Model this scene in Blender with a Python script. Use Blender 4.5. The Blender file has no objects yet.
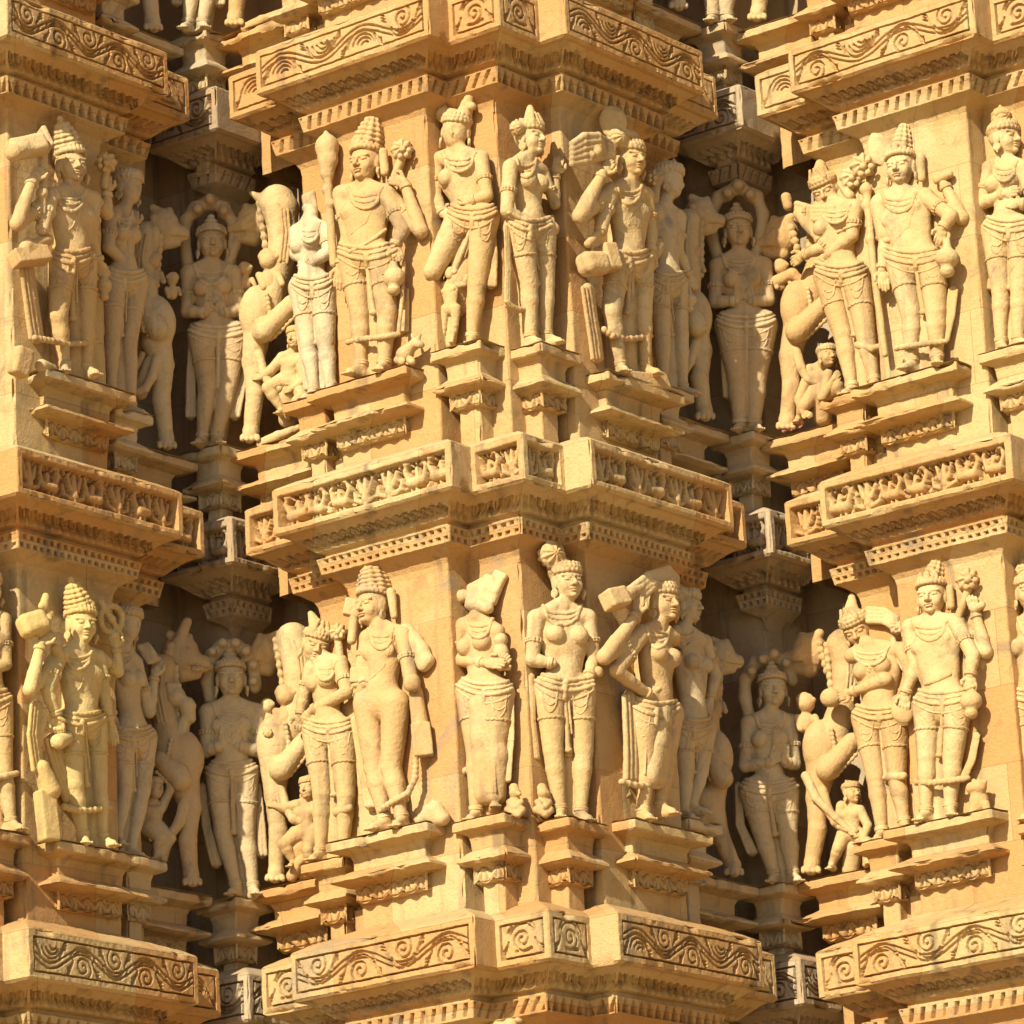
import bpy, math, random
import numpy as np
from mathutils import Vector, Matrix
rng = np.random.default_rng(7)
R = math.radians
scene = bpy.context.scene
col = scene.collection

# ------------------------------------------------------------------ camera
F_PX, PITCH, ROLL, AZ = 4766.36, R(16.0809), R(-3.0533), R(37.522)
DIST, PX0, PZ0 = 18.0, -0.0545, -0.3109
CA, SA = math.cos(AZ), math.sin(AZ)
fw = np.array([0, math.cos(PITCH), math.sin(PITCH)])
rt0 = np.array([1.0, 0, 0]); up0 = np.cross(rt0, fw)
RT = math.cos(ROLL)*rt0 + math.sin(ROLL)*up0
UP = -math.sin(ROLL)*rt0 + math.cos(ROLL)*up0
CAM = np.array([PX0, -DIST*math.cos(PITCH), PZ0 - DIST*math.sin(PITCH)])

def W(u, v, z):                      # facade plan (u, v) -> world
    u = np.asarray(u, float); v = np.asarray(v, float)
    return np.stack([u*CA + v*SA, -u*SA + v*CA, np.broadcast_to(np.asarray(z, float), np.broadcast(u, v).shape)], -1)

def at(px, py, y):                   # photo point -> point of the wall's depth y
    d = fw + RT*((px-512)/F_PX) - UP*((py-512)/F_PX)
    return CAM + d*((y - CAM[1])/d[1])

cam = bpy.data.cameras.new('camera')
cam.sensor_fit = 'HORIZONTAL'; cam.sensor_width = 36.0
cam.lens = F_PX/1024*36.0
cam.clip_start = 0.5; cam.clip_end = 2000
co = bpy.data.objects.new('camera', cam); col.objects.link(co)
co.matrix_world = Matrix(((RT[0], UP[0], -fw[0], CAM[0]), (RT[1], UP[1], -fw[1], CAM[1]), (RT[2], UP[2], -fw[2], CAM[2]), (0, 0, 0, 1)))
scene.camera = co

# ------------------------------------------------------------------ light
SUN_EL = R(33.0)
THETA = R(7.0)                       # turn of the sun from the left faces' normal towards the right faces
sd = np.array([-SA*math.cos(THETA) + CA*math.sin(THETA), -CA*math.cos(THETA) - SA*math.sin(THETA)])   # horizontal direction to the sun
sun = bpy.data.lights.new('sun', 'SUN'); sun.energy = 4.4; sun.angle = R(0.5); sun.color = (1.0, 0.91, 0.75)
so = bpy.data.objects.new('sun', sun); col.objects.link(so)
sdir = Vector((sd[0]*math.cos(SUN_EL), sd[1]*math.cos(SUN_EL), math.sin(SUN_EL)))
so.rotation_euler = sdir.to_track_quat('Z', 'Y').to_euler()
world = bpy.data.worlds.new('World'); scene.world = world; world.use_nodes = True
nt = world.node_tree
sky = nt.nodes.new('ShaderNodeTexSky'); sky.sky_type = 'NISHITA'; sky.sun_disc = False
sky.sun_elevation = SUN_EL; sky.sun_rotation = math.atan2(sdir.x, sdir.y)
nt.links.new(sky.outputs[0], nt.nodes['Background'].inputs[0]); nt.nodes['Background'].inputs[1].default_value = 0.072
scene.view_settings.view_transform = 'Standard'; scene.view_settings.look = 'None'
scene.view_settings.gamma = 1.0; scene.view_settings.exposure = 0.90

# ------------------------------------------------------------------ noise
_perm = rng.permutation(256); _perm = np.concatenate([_perm, _perm, _perm]).astype(np.int32)
_g = rng.normal(size=(256, 3)).astype(np.float32); _g /= np.linalg.norm(_g, axis=1)[:, None]
def noise(P, f):                     # gradient noise, roughly -1..1
    q = (np.asarray(P, np.float32)*f).reshape(-1, 3)
    i = np.floor(q).astype(np.int32); t = q - i; i &= 255
    w = t*t*t*(t*(t*6-15)+10)
    r = 0
    for a in (0, 1):
        for b in (0, 1):
            for c in (0, 1):
                h = _perm[_perm[_perm[i[:, 0]+a]+i[:, 1]+b]+i[:, 2]+c]
                g = _g[h]
                dd = g[:, 0]*(t[:, 0]-a) + g[:, 1]*(t[:, 1]-b) + g[:, 2]*(t[:, 2]-c)
                r = r + dd*(w[:, 0] if a else 1-w[:, 0])*(w[:, 1] if b else 1-w[:, 1])*(w[:, 2] if c else 1-w[:, 2])
    return (r*1.5).reshape(np.asarray(P).shape[:-1])
def noise3(P, f):
    return np.stack([noise(P, f), noise(P+17.3, f), noise(P-31.7, f)], -1)

# ------------------------------------------------------------------ materials
def stone(name, c_main, c_pale, c_warm, c_dirt, dirt=0.35, bump=0.5, joints=False):
    m = bpy.data.materials.new(name); m.use_nodes = True
    n = m.node_tree.nodes; l = m.node_tree.links
    b = n['Principled BSDF']; b.inputs['Roughness'].default_value = 0.88
    b.inputs['Specular IOR Level'].default_value = 0.25
    g = n.new('ShaderNodeNewGeometry'); oi = n.new('ShaderNodeObjectInfo')
    def nz(scale, det, rough=0.6, dist=0.0):
        t = n.new('ShaderNodeTexNoise'); t.inputs['Scale'].default_value = scale; t.inputs['Detail'].default_value = det
        t.inputs['Roughness'].default_value = rough; t.inputs['Distortion'].default_value = dist
        l.new(g.outputs['Position'], t.inputs['Vector']); return t
    def ramp(inp, a, b_):
        r = n.new('ShaderNodeMapRange'); r.inputs[1].default_value = a; r.inputs[2].default_value = b_
        r.interpolation_type = 'SMOOTHSTEP'
        l.new(inp, r.inputs[0]); return r.outputs[0]
    def mix(f, a, b_):
        x = n.new('ShaderNodeMix'); x.data_type = 'RGBA'
        if isinstance(f, float): x.inputs[0].default_value = f
        else: l.new(f, x.inputs[0])
        for s, i in ((a, 6), (b_, 7)):
            if isinstance(s, tuple): x.inputs[i].default_value = (*s, 1)
            else: l.new(s, x.inputs[i])
        return x.outputs[2]
    def mth(op, a, b_):
        x = n.new('ShaderNodeMath'); x.operation = op
        for s, i in ((a, 0), (b_, 1)):
            if isinstance(s, (int, float)): x.inputs[i].default_value = s
            else: l.new(s, x.inputs[i])
        return x.outputs[0]
    n1 = nz(2.3, 5, 0.6, 0.6); n2 = nz(13, 7, 0.7, 0.4); n3 = nz(55, 5, 0.75); n4 = nz(4.5, 7, 0.7, 1.0)
    c = mix(ramp(n1.outputs[0], 0.38, 0.66), c_main, c_pale)
    c = mix(mth('MULTIPLY', ramp(oi.outputs['Random'], 0.3, 1.0), 0.6), c, c_warm)
    c = mix(mth('MULTIPLY', ramp(oi.outputs['Random'], 0.45, 0.0), 0.5), c, c_pale)
    c = mix(mth('MULTIPLY', ramp(n2.outputs[0], 0.48, 0.70), 0.6), c, c_warm)
    c = mix(mth('MULTIPLY', ramp(n4.outputs[0], 0.54, 0.72), dirt), c, c_dirt)
    if joints:                           # masonry courses: each block its own tint, thin open joints
        sp = n.new('ShaderNodeVectorMath'); sp.operation = 'DOT_PRODUCT'; sp.inputs[1].default_value = (CA+SA, CA-SA, 0)
        l.new(g.outputs['Position'], sp.inputs[0])
        sz = n.new('ShaderNodeSeparateXYZ'); l.new(g.outputs['Position'], sz.inputs[0])
        cb = n.new('ShaderNodeCombineXYZ'); l.new(mth('ADD', sp.outputs['Value'], mth('MULTIPLY', n2.outputs[0], 0.006)), cb.inputs[0])
        l.new(mth('ADD', sz.outputs[2], mth('MULTIPLY', n2.outputs[0], 0.004)), cb.inputs[1])
        br = n.new('ShaderNodeTexBrick'); br.offset = 0.37; br.squash = 1.0
        br.inputs['Scale'].default_value = 1.0; br.inputs['Brick Width'].default_value = 0.53; br.inputs['Row Height'].default_value = 0.307
        br.inputs['Mortar Size'].default_value = 0.0022; br.inputs['Mortar Smooth'].default_value = 0.3; br.inputs['Bias'].default_value = 0.0
        br.inputs['Color1'].default_value = (0, 0, 0, 1); br.inputs['Color2'].default_value = (1, 1, 1, 1); br.inputs['Mortar'].default_value = (.5, .5, .5, 1)
        l.new(cb.outputs[0], br.inputs['Vector'])
        c = mix(mth('MULTIPLY', ramp(br.outputs['Color'], 0.35, 1.0), 0.75), c, c_warm)
        c = mix(mth('MULTIPLY', ramp(br.outputs['Color'], 0.55, 0.0), 0.5), c, c_pale)
        c = mix(mth('MULTIPLY', br.outputs['Fac'], 0.35), c, tuple(x*.4 for x in c_dirt))
    # grain and pits
    c = mix(mth('MULTIPLY', ramp(n3.outputs[0], 0.52, 0.72), 0.40), c, tuple(x*f_ for x, f_ in zip(c_main, (.60, .50, .40))))
    # rain streaks: noise stretched in z
    sx = n.new('ShaderNodeMapping'); sx.inputs['Scale'].default_value = (14, 14, 1.1)
    l.new(g.outputs['Position'], sx.inputs[0])
    ns = n.new('ShaderNodeTexNoise'); ns.inputs['Scale'].default_value = 1.0; ns.inputs['Detail'].default_value = 4
    l.new(sx.outputs[0], ns.inputs['Vector'])
    c = mix(mth('MULTIPLY', ramp(ns.outputs[0], 0.55, 0.75), dirt*0.9), c, c_dirt)
    ng = nz(1.6, 8, 0.75, 0.8)            # grey lichen film in large ragged patches
    c = mix(mth('MULTIPLY', ramp(ng.outputs[0], 0.57, 0.68), dirt*0.75), c, tuple(0.5*x+0.5*y for x, y in zip(c_dirt, (0.30, 0.27, 0.20))))
    l.new(c, b.inputs['Base Color'])
    bp = n.new('ShaderNodeBump'); bp.inputs['Strength'].default_value = bump; bp.inputs['Distance'].default_value = 0.008
    nb = nz(120, 5, 0.75); nb2 = nz(28, 5, 0.7)
    nb3 = nz(55, 3, 0.6)
    pit = ramp(nb3.outputs[0], 0.36, 0.46)     # small pits in the weathered skin
    h = mth('ADD', mth('ADD', mth('MULTIPLY', nb.outputs[0], 0.7), nb2.outputs[0]), mth('MULTIPLY', pit, 0.05))
    l.new(h, bp.inputs['Height']); l.new(bp.outputs[0], b.inputs['Normal'])
    return m
M_WALL = stone('sandstone_wall', (0.468, 0.302, 0.112), (0.53, 0.385, 0.178), (0.46, 0.240, 0.078), (0.185, 0.130, 0.070), 0.8, 0.9, True)
M_FIG = stone('sandstone_statue', (0.472, 0.320, 0.130), (0.535, 0.395, 0.192), (0.475, 0.280, 0.110), (0.215, 0.155, 0.085), 0.75, 0.55)
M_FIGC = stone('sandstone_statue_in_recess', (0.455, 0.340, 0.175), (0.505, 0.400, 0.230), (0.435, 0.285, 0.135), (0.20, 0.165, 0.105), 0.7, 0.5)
M_YEL = stone('sandstone_yellow', (0.53, 0.385, 0.140), (0.56, 0.425, 0.185), (0.50, 0.325, 0.110), (0.28, 0.205, 0.095), 0.6, 0.5)
M_PALE = stone('sandstone_bleached', (0.475, 0.360, 0.190), (0.535, 0.435, 0.265), (0.47, 0.305, 0.135), (0.25, 0.19, 0.11), 0.8, 0.5)
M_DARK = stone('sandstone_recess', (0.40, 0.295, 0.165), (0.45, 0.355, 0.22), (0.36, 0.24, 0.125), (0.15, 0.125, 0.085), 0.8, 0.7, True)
M_GROUND = stone('dry_ground', (0.44, 0.31, 0.165), (0.50, 0.365, 0.205), (0.40, 0.26, 0.13), (0.32, 0.24, 0.13), 0.3, 0.6)

# ------------------------------------------------------------------ objects
def props(o, label=None, cat=None, group=None, kind=None):
    if label: o['label'] = label
    if cat: o['category'] = cat
    if group: o['group'] = group
    if kind: o['kind'] = kind
    return o
def empty(name, loc, label, cat, group=None):
    o = bpy.data.objects.new(name, None); o.empty_display_size = 0.1; col.objects.link(o)
    o.location = loc; return props(o, label, cat, group)
def raw_mesh(name, V, Q, mat, sharp=None):
    me = bpy.data.meshes.new(name)
    V = np.asarray(V, np.float32); Q = np.asarray(Q, np.int32)
    me.vertices.add(len(V)); me.vertices.foreach_set('co', V.ravel())
    k = Q.shape[1]
    me.loops.add(Q.size); me.loops.foreach_set('vertex_index', Q.ravel())
    me.polygons.add(len(Q)); me.polygons.foreach_set('loop_start', np.arange(0, Q.size, k, dtype=np.int32))
    me.polygons.foreach_set('use_smooth', np.ones(len(Q), bool))
    me.update(calc_edges=True); me.validate()
    if sharp: me.set_sharp_from_angle(angle=R(sharp))
    me.materials.append(mat)
    return me
def add_obj(name, me, parent=None):
    o = bpy.data.objects.new(name, me); col.objects.link(o)
    if parent is not None:
        me.transform(Matrix.Translation(-parent.location)); o.parent = parent
    return o

class MB:                            # grid patches gathered into one mesh
    def __init__(s): s.V = []; s.Q = []; s.n = 0
    def grid(s, P):                  # P (ny, nx, 3)
        ny, nx = P.shape[:2]
        i = np.arange(ny*nx).reshape(ny, nx) + s.n
        q = np.stack([i[:-1, :-1], i[:-1, 1:], i[1:, 1:], i[1:, :-1]], -1).reshape(-1, 4)
        s.V.append(P.reshape(-1, 3)); s.Q.append(q); s.n += ny*nx
    def build(s, name, mat, parent=None, sharp=38, rough=1.0):
        V = np.concatenate(s.V); Q = np.concatenate(s.Q)
        V = V + rough*(noise3(V, 4.0)*0.0020 + noise3(V, 23.0)*0.0016 + noise3(V, 60.0)*0.0012)
        return add_obj(name, raw_mesh(name, V, Q, mat, sharp), parent)

def rounded(poly, r):
    """open polyline in (u, v): returns points, per-point mitre vector, convex weight and edge id"""
    poly = [np.array(p, float) for p in poly]
    E = []
    for a, b in zip(poly[:-1], poly[1:]):
        d = (b-a); L = np.linalg.norm(d); d = d/L
        E.append((a, b, d, np.array([d[1], -d[0]]), L))
    return E

def edge_patch(E, i, o0, z0, o1, z1, res, resz, r=0.007, chips=True):
    """patch over edge i between profile points (o0, z0) below/first and (o1, z1); mitred ends, convex ends rounded.
    returns list of (P grid, s, L) main patch plus the rounding strips"""
    a, b, d, nrm, L = E[i]
    def shift(k, o):                 # mitre at start (k=0) / end (k=1) of the edge, along d
        j = i-1 if k == 0 else i+1
        if j < 0 or j >= len(E): return 0.0, 0
        cr = (E[i][2][0]*E[j][2][1] - E[i][2][1]*E[j][2][0])*(1 if k else -1)
        return (o if cr > 0 else -o), (1 if cr > 0 else -1)
    nz_ = max(2, int(math.ceil(math.hypot(o1-o0, z1-z0)/resz))+1)
    nx_ = max(2, int(math.ceil(L/res))+1)
    t = np.linspace(0, 1, nz_)[:, None]; x = np.linspace(0, 1, nx_)[None, :]
    o = o0+(o1-o0)*t; z = z0+(z1-z0)*t
    s0, c0 = shift(0, 1.0); s1, c1 = shift(1, 1.0)
    # start shift: convex corner at start -> begins earlier by o
    st = -s0*o + (r if c0 > 0 else 0); en = L + s1*o - (r if c1 > 0 else 0)
    s = st + (en-st)*x
    U = a[0]+d[0]*s+nrm[0]*o; V = a[1]+d[1]*s+nrm[1]*o
    P = W(U, V, np.broadcast_to(z, U.shape))
    Hh = max(math.hypot(o1-o0, z1-z0), 1e-4)
    for row, oo in ((0, o0), (1, o1)):
        if oo > -.0065 and chips:
            bnd = P[0 if row == 0 else -1]
            ch = np.clip(noise(bnd, 7.0)+.6*noise(bnd, 22.0)-.20, 0, 1)*.048
            fall = np.exp(-(np.abs(t-row)*Hh)/.010)*np.clip(np.minimum(x, 1-x)*L/.03, 0, 1)
            P = P - fall[..., None]*ch[None, :, None]*W(np.array(nrm[0]), np.array(nrm[1]), 0.0)
    out = [(P, s, L, t, x)]
    if c1 > 0:                       # rounding strip towards the next edge
        n2 = E[i+1][3]; d2 = E[i+1][2]
        cpx = b[0]+nrm[0]*o+n2[0]*o; cpy = b[1]+nrm[1]*o+n2[1]*o
        ks = np.array([0, .25, .5, .75, 1])[None, :]
        ang = ks*math.pi/2
        ex = -(r)*(1-np.sin(ang)); ey = r*(1-np.cos(ang))
        # centre of arc
        U = cpx + d[0]*ex + d2[0]*ey; V = cpy + d[1]*ex + d2[1]*ey
        Pc = W(U, V, np.broadcast_to(z, U.shape))
        chip = np.clip(noise(Pc, 11.0)-0.2, 0, 1)*0.03*np.sin(math.pi*ks)
        dirv = W(np.array(-nrm[0]-n2[0]), np.array(-nrm[1]-n2[1]), 0.0)
        Pc = Pc + chip[..., None]*dirv
        out.append((Pc, None, 0, t, ks))
    return out

def patch_normal(P):
    du = np.gradient(P, axis=1); dv = np.gradient(P, axis=0)
    n = np.cross(du, dv); n /= np.linalg.norm(n, axis=-1)[..., None]+1e-12
    return n

def sweep(mb, poly, prof, res=0.03, resz=0.03, pats=None, edges=None, r=0.007, off=(0, 0)):
    """profile runs from top to bottom: list of (offset, z)"""
    poly = [(p[0]+off[0], p[1]+off[1]) for p in poly]
    E = rounded(poly, r)
    for i in range(len(E)):
        if edges is not None and i not in edges: continue
        for j in range(len(prof)-1):
            (o0, z0), (o1, z1) = prof[j+1], prof[j]     # bottom to top so that the normal points out
            pat = pats.get(j) if pats else None
            rs, rz = (pat[1], pat[2]) if pat else (res, resz)
            lst = edge_patch(E, i, o0, z0, o1, z1, rs, rz, r)
            P, s, L, t, x = lst[0]
            if pat:
                H = math.hypot(o1-o0, z1-z0)
                h = pat[0](s - s[:, :1], float((s[:, -1]-s[:, 0]).mean()), t, H, i)
                P = P + patch_normal(P)*h[..., None]
            mb.grid(P)
            for q in lst[1:]: mb.grid(q[0])
# ------------------------------------------------------------------ carved patterns (height fields in metres)
def sstep(a, b, x):
    t = np.clip((x-a)/(b-a), 0, 1); return t*t*(3-2*t)
def mindist(X, Y, C):                # distance from grid points to a curve's sample points
    out = np.full(X.shape, 9.0)
    for k in range(0, len(C), 60):
        c = C[k:k+60]
        dd = np.hypot(X[..., None]-c[:, 0], Y[..., None]-c[:, 1]).min(-1)
        out = np.minimum(out, dd)
    return out
def border(s, L, t, H, m):           # distance to the panel's edge
    x = np.broadcast_to(s, np.broadcast(s, t).shape); y = np.broadcast_to(t*H, x.shape)
    return x, y, np.minimum(np.minimum(x, L-x), np.minimum(y, H-y))

def scroll_pat(lam, seed):
    rg = np.random.default_rng(seed)
    def f(s, L, t, H, i):
        x, y, bd = border(s, L, t, H, 0)
        mg = 0.024
        h = -0.024*sstep(0.0025, 0.0005, np.abs(bd-mg)-0.002)
        iw, ih = L-2*mg, H-2*mg
        if iw < 0.06: return h
        n = max(1, int(round(iw/lam*2)))           # half periods
        hl = iw/n; A = ih*0.27; yc = H/2; x0 = mg
        sg = 1 if rg.random() < .5 else -1
        curves = []
        q = np.linspace(0, iw, int(iw/0.0035))
        if n > 1:
            wv = yc + sg*A*np.sin(math.pi*q/hl)
            for o in (-0.011, 0.011):
                curves.append(np.stack([x0+q, wv+o], 1))
        for k in range(n):
            cx = x0+hl*(k+.5); s2 = sg*(1 if k % 2 == 0 else -1)
            if n == 1: s2 = 1; cy = yc
            else: cy = yc - s2*ih*0.20
            mode = rg.random()
            Rm = min(hl*0.46, ih*0.42) if n > 1 else min(hl, ih)*.40
            if mode < 0.62:                         # spiral with an outer arc
                th = np.linspace(0, 2*math.pi*1.55, 80); rr = Rm*0.86*(1-th/th[-1]*0.84)
                a0 = -math.pi/2*s2 + rg.uniform(-.5, .5); dr = rg.choice([-1, 1])
                curves.append(np.stack([cx+rr*np.cos(a0+dr*th), cy+rr*np.sin(a0+dr*th)], 1))
                th = np.linspace(.15*math.pi, .85*math.pi, 30)
                for q_ in (1.16, 1.42): curves.append(np.stack([cx+Rm*q_*np.cos(th), cy+s2*Rm*q_*np.sin(th)], 1))
                for q_ in (.25, .5): curves.append(np.stack([cx+hl*(.30+.14*q_)*np.cos(th[8:20])*1.3, cy-s2*ih*(.30+.12*q_)*np.sin(th[8:20])], 1))
            else:                                   # nested leaf arcs
                for kk, rr in enumerate((1.15, .88, .62, .36)):
                    th = np.linspace((.06+.06*kk)*math.pi, (.94-.05*kk)*math.pi, 34)
                    curves.append(np.stack([cx+Rm*1.15*rr*np.cos(th)+.006*kk, cy-s2*Rm*.45+s2*Rm*1.25*rr*np.sin(th)], 1))
            for e in (-1, 1):                       # small leaf strokes in the corners of each lobe
                for m in range(3):
                    th = np.linspace(.1, 1.2, 14); rr = ih*(.16+.09*m)
                    bx = cx+e*hl*.5; by = yc - s2*ih*.46
                    curves.append(np.stack([bx-e*rr*np.sin(th)*.9, by+s2*rr*(1-np.cos(th))*1.1+s2*.012*m], 1))
        g = np.zeros(x.shape)
        for c in curves:
            c = c[(c[:, 0] > mg+.004) & (c[:, 0] < L-mg-.004) & (c[:, 1] > mg+.004) & (c[:, 1] < H-mg-.004)]
            if len(c) < 3: continue
            w = 0.0030+0.0014*rg.random()
            g = np.maximum(g, sstep(w+.0018, w*.6, mindist(x, y, c)))
        return h - 0.017*g
    return f

def caps_h(x, y, a, b, ra, rb, hz, fl=1.0):      # height of a round-topped stroke
    ax, ay = a; bx, by = b
    dx, dy = bx-ax, by-ay; L2 = dx*dx+dy*dy+1e-9
    k = np.clip(((x-ax)*dx+(y-ay)*dy)/L2, 0, 1)
    dd = np.hypot(x-ax-k*dx, y-ay-k*dy); r = ra+(rb-ra)*k
    return np.where(dd < r, hz-0.0 + fl*np.sqrt(np.clip(r*r-dd*dd, 0, None)), -9)

def goose_pat(seed, leafy=False):
    rg = np.random.default_rng(seed)
    def f(s, L, t, H, i):
        x, y, bd = border(s, L, t, H, 0)
        top, bot, sd_ = 0.024, 0.020, 0.022
        ins = np.minimum(np.minimum(x-sd_, L-sd_-x), np.minimum(y-bot, H-top-y))
        base = -0.066
        h = base*sstep(0, 0.006, ins)
        inside = ins > 0.001
        iw = L-2*sd_
        n = max(1, int(round(iw/0.122))); p = iw/n
        F = np.full(x.shape, -9.0)
        for k in range(n):
            cx = sd_+p*(k+.5); sc = p/0.122*rg.uniform(.95, 1.12); d = 1 if rg.random() < .85 else -1
            fl = (k+seed) % 2 == 0 if leafy else rg.random() < .22
            for q in range(20):                         # foliage filling the ground between the birds
                a0 = cx+rg.uniform(-.5, .5)*p; b0 = bot+rg.uniform(.1, .95)*(H-top-bot); an = rg.uniform(0, 6.28); ll = rg.uniform(.008, .020)
                F = np.maximum(F, caps_h(x, y, (a0, b0), (a0+ll*math.cos(an), b0+ll*math.sin(an)), .0075, .004, -.052, 1.6))
            def P(a, b): return (cx+d*a*sc, bot-.002+b*(H-top-bot)/0.108)
            j = lambda: rg.uniform(-.005, .005)
            if not fl:
                st = [((-.040+j(), .040), (.012, .038), .020, .026, -.036), ((.020, .045), (.038, .080+j()), .013, .011, -.034),
                      ((.038, .080), (.030, .102), .011, .010, -.032), ((.030, .102), (.012, .104), .012, .008, -.026), ((.012, .104), (.000, .090), .007, .004, -.03),
                      ((-.046, .048), (-.058, .085+j()), .012, .008, -.034), ((-.058, .085), (-.044, .105), .010, .006, -.034), ((-.044, .105), (-.030, .092), .007, .005, -.036),
                      ((-.018, .052), (-.014, .082), .013, .009, -.036), ((-.014, .08), (-.002, .07), .008, .005, -.034),
                      ((-.010, .016), (-.012, .000), .007, .006, -.034), ((.010, .016), (.014, .000), .007, .006, -.034), ((-.012, .002), (-.024, .001), .006, .004, -.034), ((.014, .002), (.028, .001), .006, .004, -.034)]
            else:
                st = [((0, .03), (0, .10), .022, .010, -.036), ((-.018, .05), (-.034, .095+j()), .012, .008, -.034), ((.018, .05), (.036, .09+j()), .012, .008, -.034),
                      ((-.02, .02), (-.05, .03), .014, .010, -.036), ((.02, .02), (.05, .03), .014, .01, -.036), ((-.05, .03), (-.056, .06), .010, .006, -.036), ((.05, .03), (.057, .058), .01, .006, -.036),
                      ((0, .03), (0, .0), .016, .012, -.034)]
            st = st+[((q, .118), (q+rg.uniform(-.012, .012), .094), .007, .004, -.03) for q in (-.055, -.02, .03, .06)]
            for a, b, ra, rb, hz in st:
                F = np.maximum(F, caps_h(x, y, P(*a), P(*b), ra*sc*.86, rb*sc*.86, hz, 1.15))
        F = np.minimum(F, -0.001) + 0*F
        h = np.where(inside, np.maximum(h, F), h)
        return h
    return f

def tongue_pat(per):
    def f(s, L, t, H, i):
        x, y, bd = border(s, L, t, H, 0)
        n = max(1, round(L/per)); p = L/n
        xx = (x/p - np.floor(x/p) - .5)*p
        yy = 1-t+0*x                                # 0 top
        # U-shaped tongue outline
        dd = np.abs(np.hypot(xx/(p*.40), np.clip(yy-.45, 0, 1)/.40)-1)*p*.40
        g = sstep(.0085, .003, dd)*(yy > .08)*(yy < .93)
        ce = sstep(.006, .002, np.abs(xx))*(yy > .2)*(yy < .62)
        m = sstep(.0, .012, bd)
        return -(0.020*g+0.012*ce)*m*np.clip(1+.8*noise(np.stack([x+i*1.7, y, 0*x+L], -1), 9.0), .25, 1.4)
    return f

def zig_pat(per, rope=True):
    def f(s, L, t, H, i):
        x, y, bd = border(s, L, t, H, 0)
        if i < 6:                                   # slanting cuts on the left faces
            u = (x-.55*y)/per; u = np.abs(u-np.floor(u)-.5)
            g = sstep(.20, .06, u)*sstep(0, .010, bd)*(t < .9)*(t > .08)
            return -0.020*g*np.clip(1.05+.9*noise(np.stack([x, y, 0*x+L], -1), 8.0), .1, 1.5)
        n = max(1, round(L/per)); p = L/n
        u = x/p - np.floor(x/p); yy = t+0*x
        tri = np.abs(u-.5)*2                         # triangle teeth hanging from the top
        edge = (1-yy)*.95 - (1-tri)
        up = sstep(-.10, .10, edge*-1)
        m = sstep(0, .008, bd)
        return -0.024*(1-up)*m*(yy < .88)*(yy > .1)
    return f

def lattice_pat(per=0.038):
    def f(s, L, t, H, i):
        x, y, bd = border(s, L, t, H, 0)
        n = max(1, round(L/per)); p = L/n
        yy = t+0*x
        row = (yy > .5).astype(float)
        u = (x/p + row*.5); u = u-np.floor(u)
        v = np.where(row > 0, (yy-.5)*2, yy*2)
        hole = sstep(.02, .10, .27-np.abs(u-.5))*sstep(.02, .12, .30-np.abs(v-.5))
        notch = sstep(0, .05, .12-np.abs(u-.5))*(v < .45)*(v > .05)
        m = sstep(0.004, .010, bd)
        j = .8*noise(np.stack([x*1.0+i*3.1, y, 0*x+L], -1), 14.0)
        return -0.022*np.clip(np.maximum(hole-.8*notch*hole, 0)*(1+j), 0, 1)*m - 0.004*m
    return f

def corbel_pat(seed):
    rg = np.random.default_rng(seed)
    def f(s, L, t, H, i):
        x, y, bd = border(s, L, t, H, 0)
        n = max(2, round(L/.075)); p = L/n
        F = np.full(x.shape, -0.022)
        for k in range(n):
            cx = p*(k+.5)
            for a, b, ra in (((-.5, .25), (-.1, .8), .16), ((.5, .25), (.1, .8), .16), ((0, .2), (0, .75), .15), ((-.45, .85), (-.2, .95), .10), ((.45, .85), (.2, .95), .1)):
                j = rg.uniform(-.06, .06)
                F = np.maximum(F, caps_h(x, y, (cx+a[0]*p*.9, (a[1]+j)*H), (cx+b[0]*p*.9, b[1]*H), ra*p, ra*p*.6, -.020, 1.2))
        m = sstep(0, .006, bd)
        return np.minimum(F, 0.002)*m
    return f

# ------------------------------------------------------------------ the temple wall
PERU, PERV, PERZ = 1.53, 1.55, 1.8405
BUT = [(-1.41, .45), (-1.41, 0), (-1.153, 0), (-1.153, -.125), (-.252, -.125), (-.252, 0), (0, 0), (0, .252), (.13, .252), (.13, 1.18), (0, 1.18), (0, 1.45), (-.45, 1.45)]
POST = [(-1.90, .30), (-1.90, .035), (-1.505, .035), (-1.505, .40)]
FZ = [0.0, -0.1785]                   # frieze top and bottom
PROF_TOP = [(-.185, .085), (-.05, .028), (-.006, .004), (0, -.004)]
PROF_SOF = [(0, -.1785), (-.012, -.188), (-.030, -.190)]
PROF_TON = [(-.030, -.190), (-.055, -.206), (-.115, -.255)]
PROF_MID = [(-.115, -.255), (-.140, -.262), (-.140, -.280), (-.115, -.284)]
PROF_FIL = [(-.115, -.284), (-.128, -.346)]
PROF_UND = [(-.128, -.346), (-.150, -.356), (-.185, -.380), (-.197, -.405), (-.200, -.43)]

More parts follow.
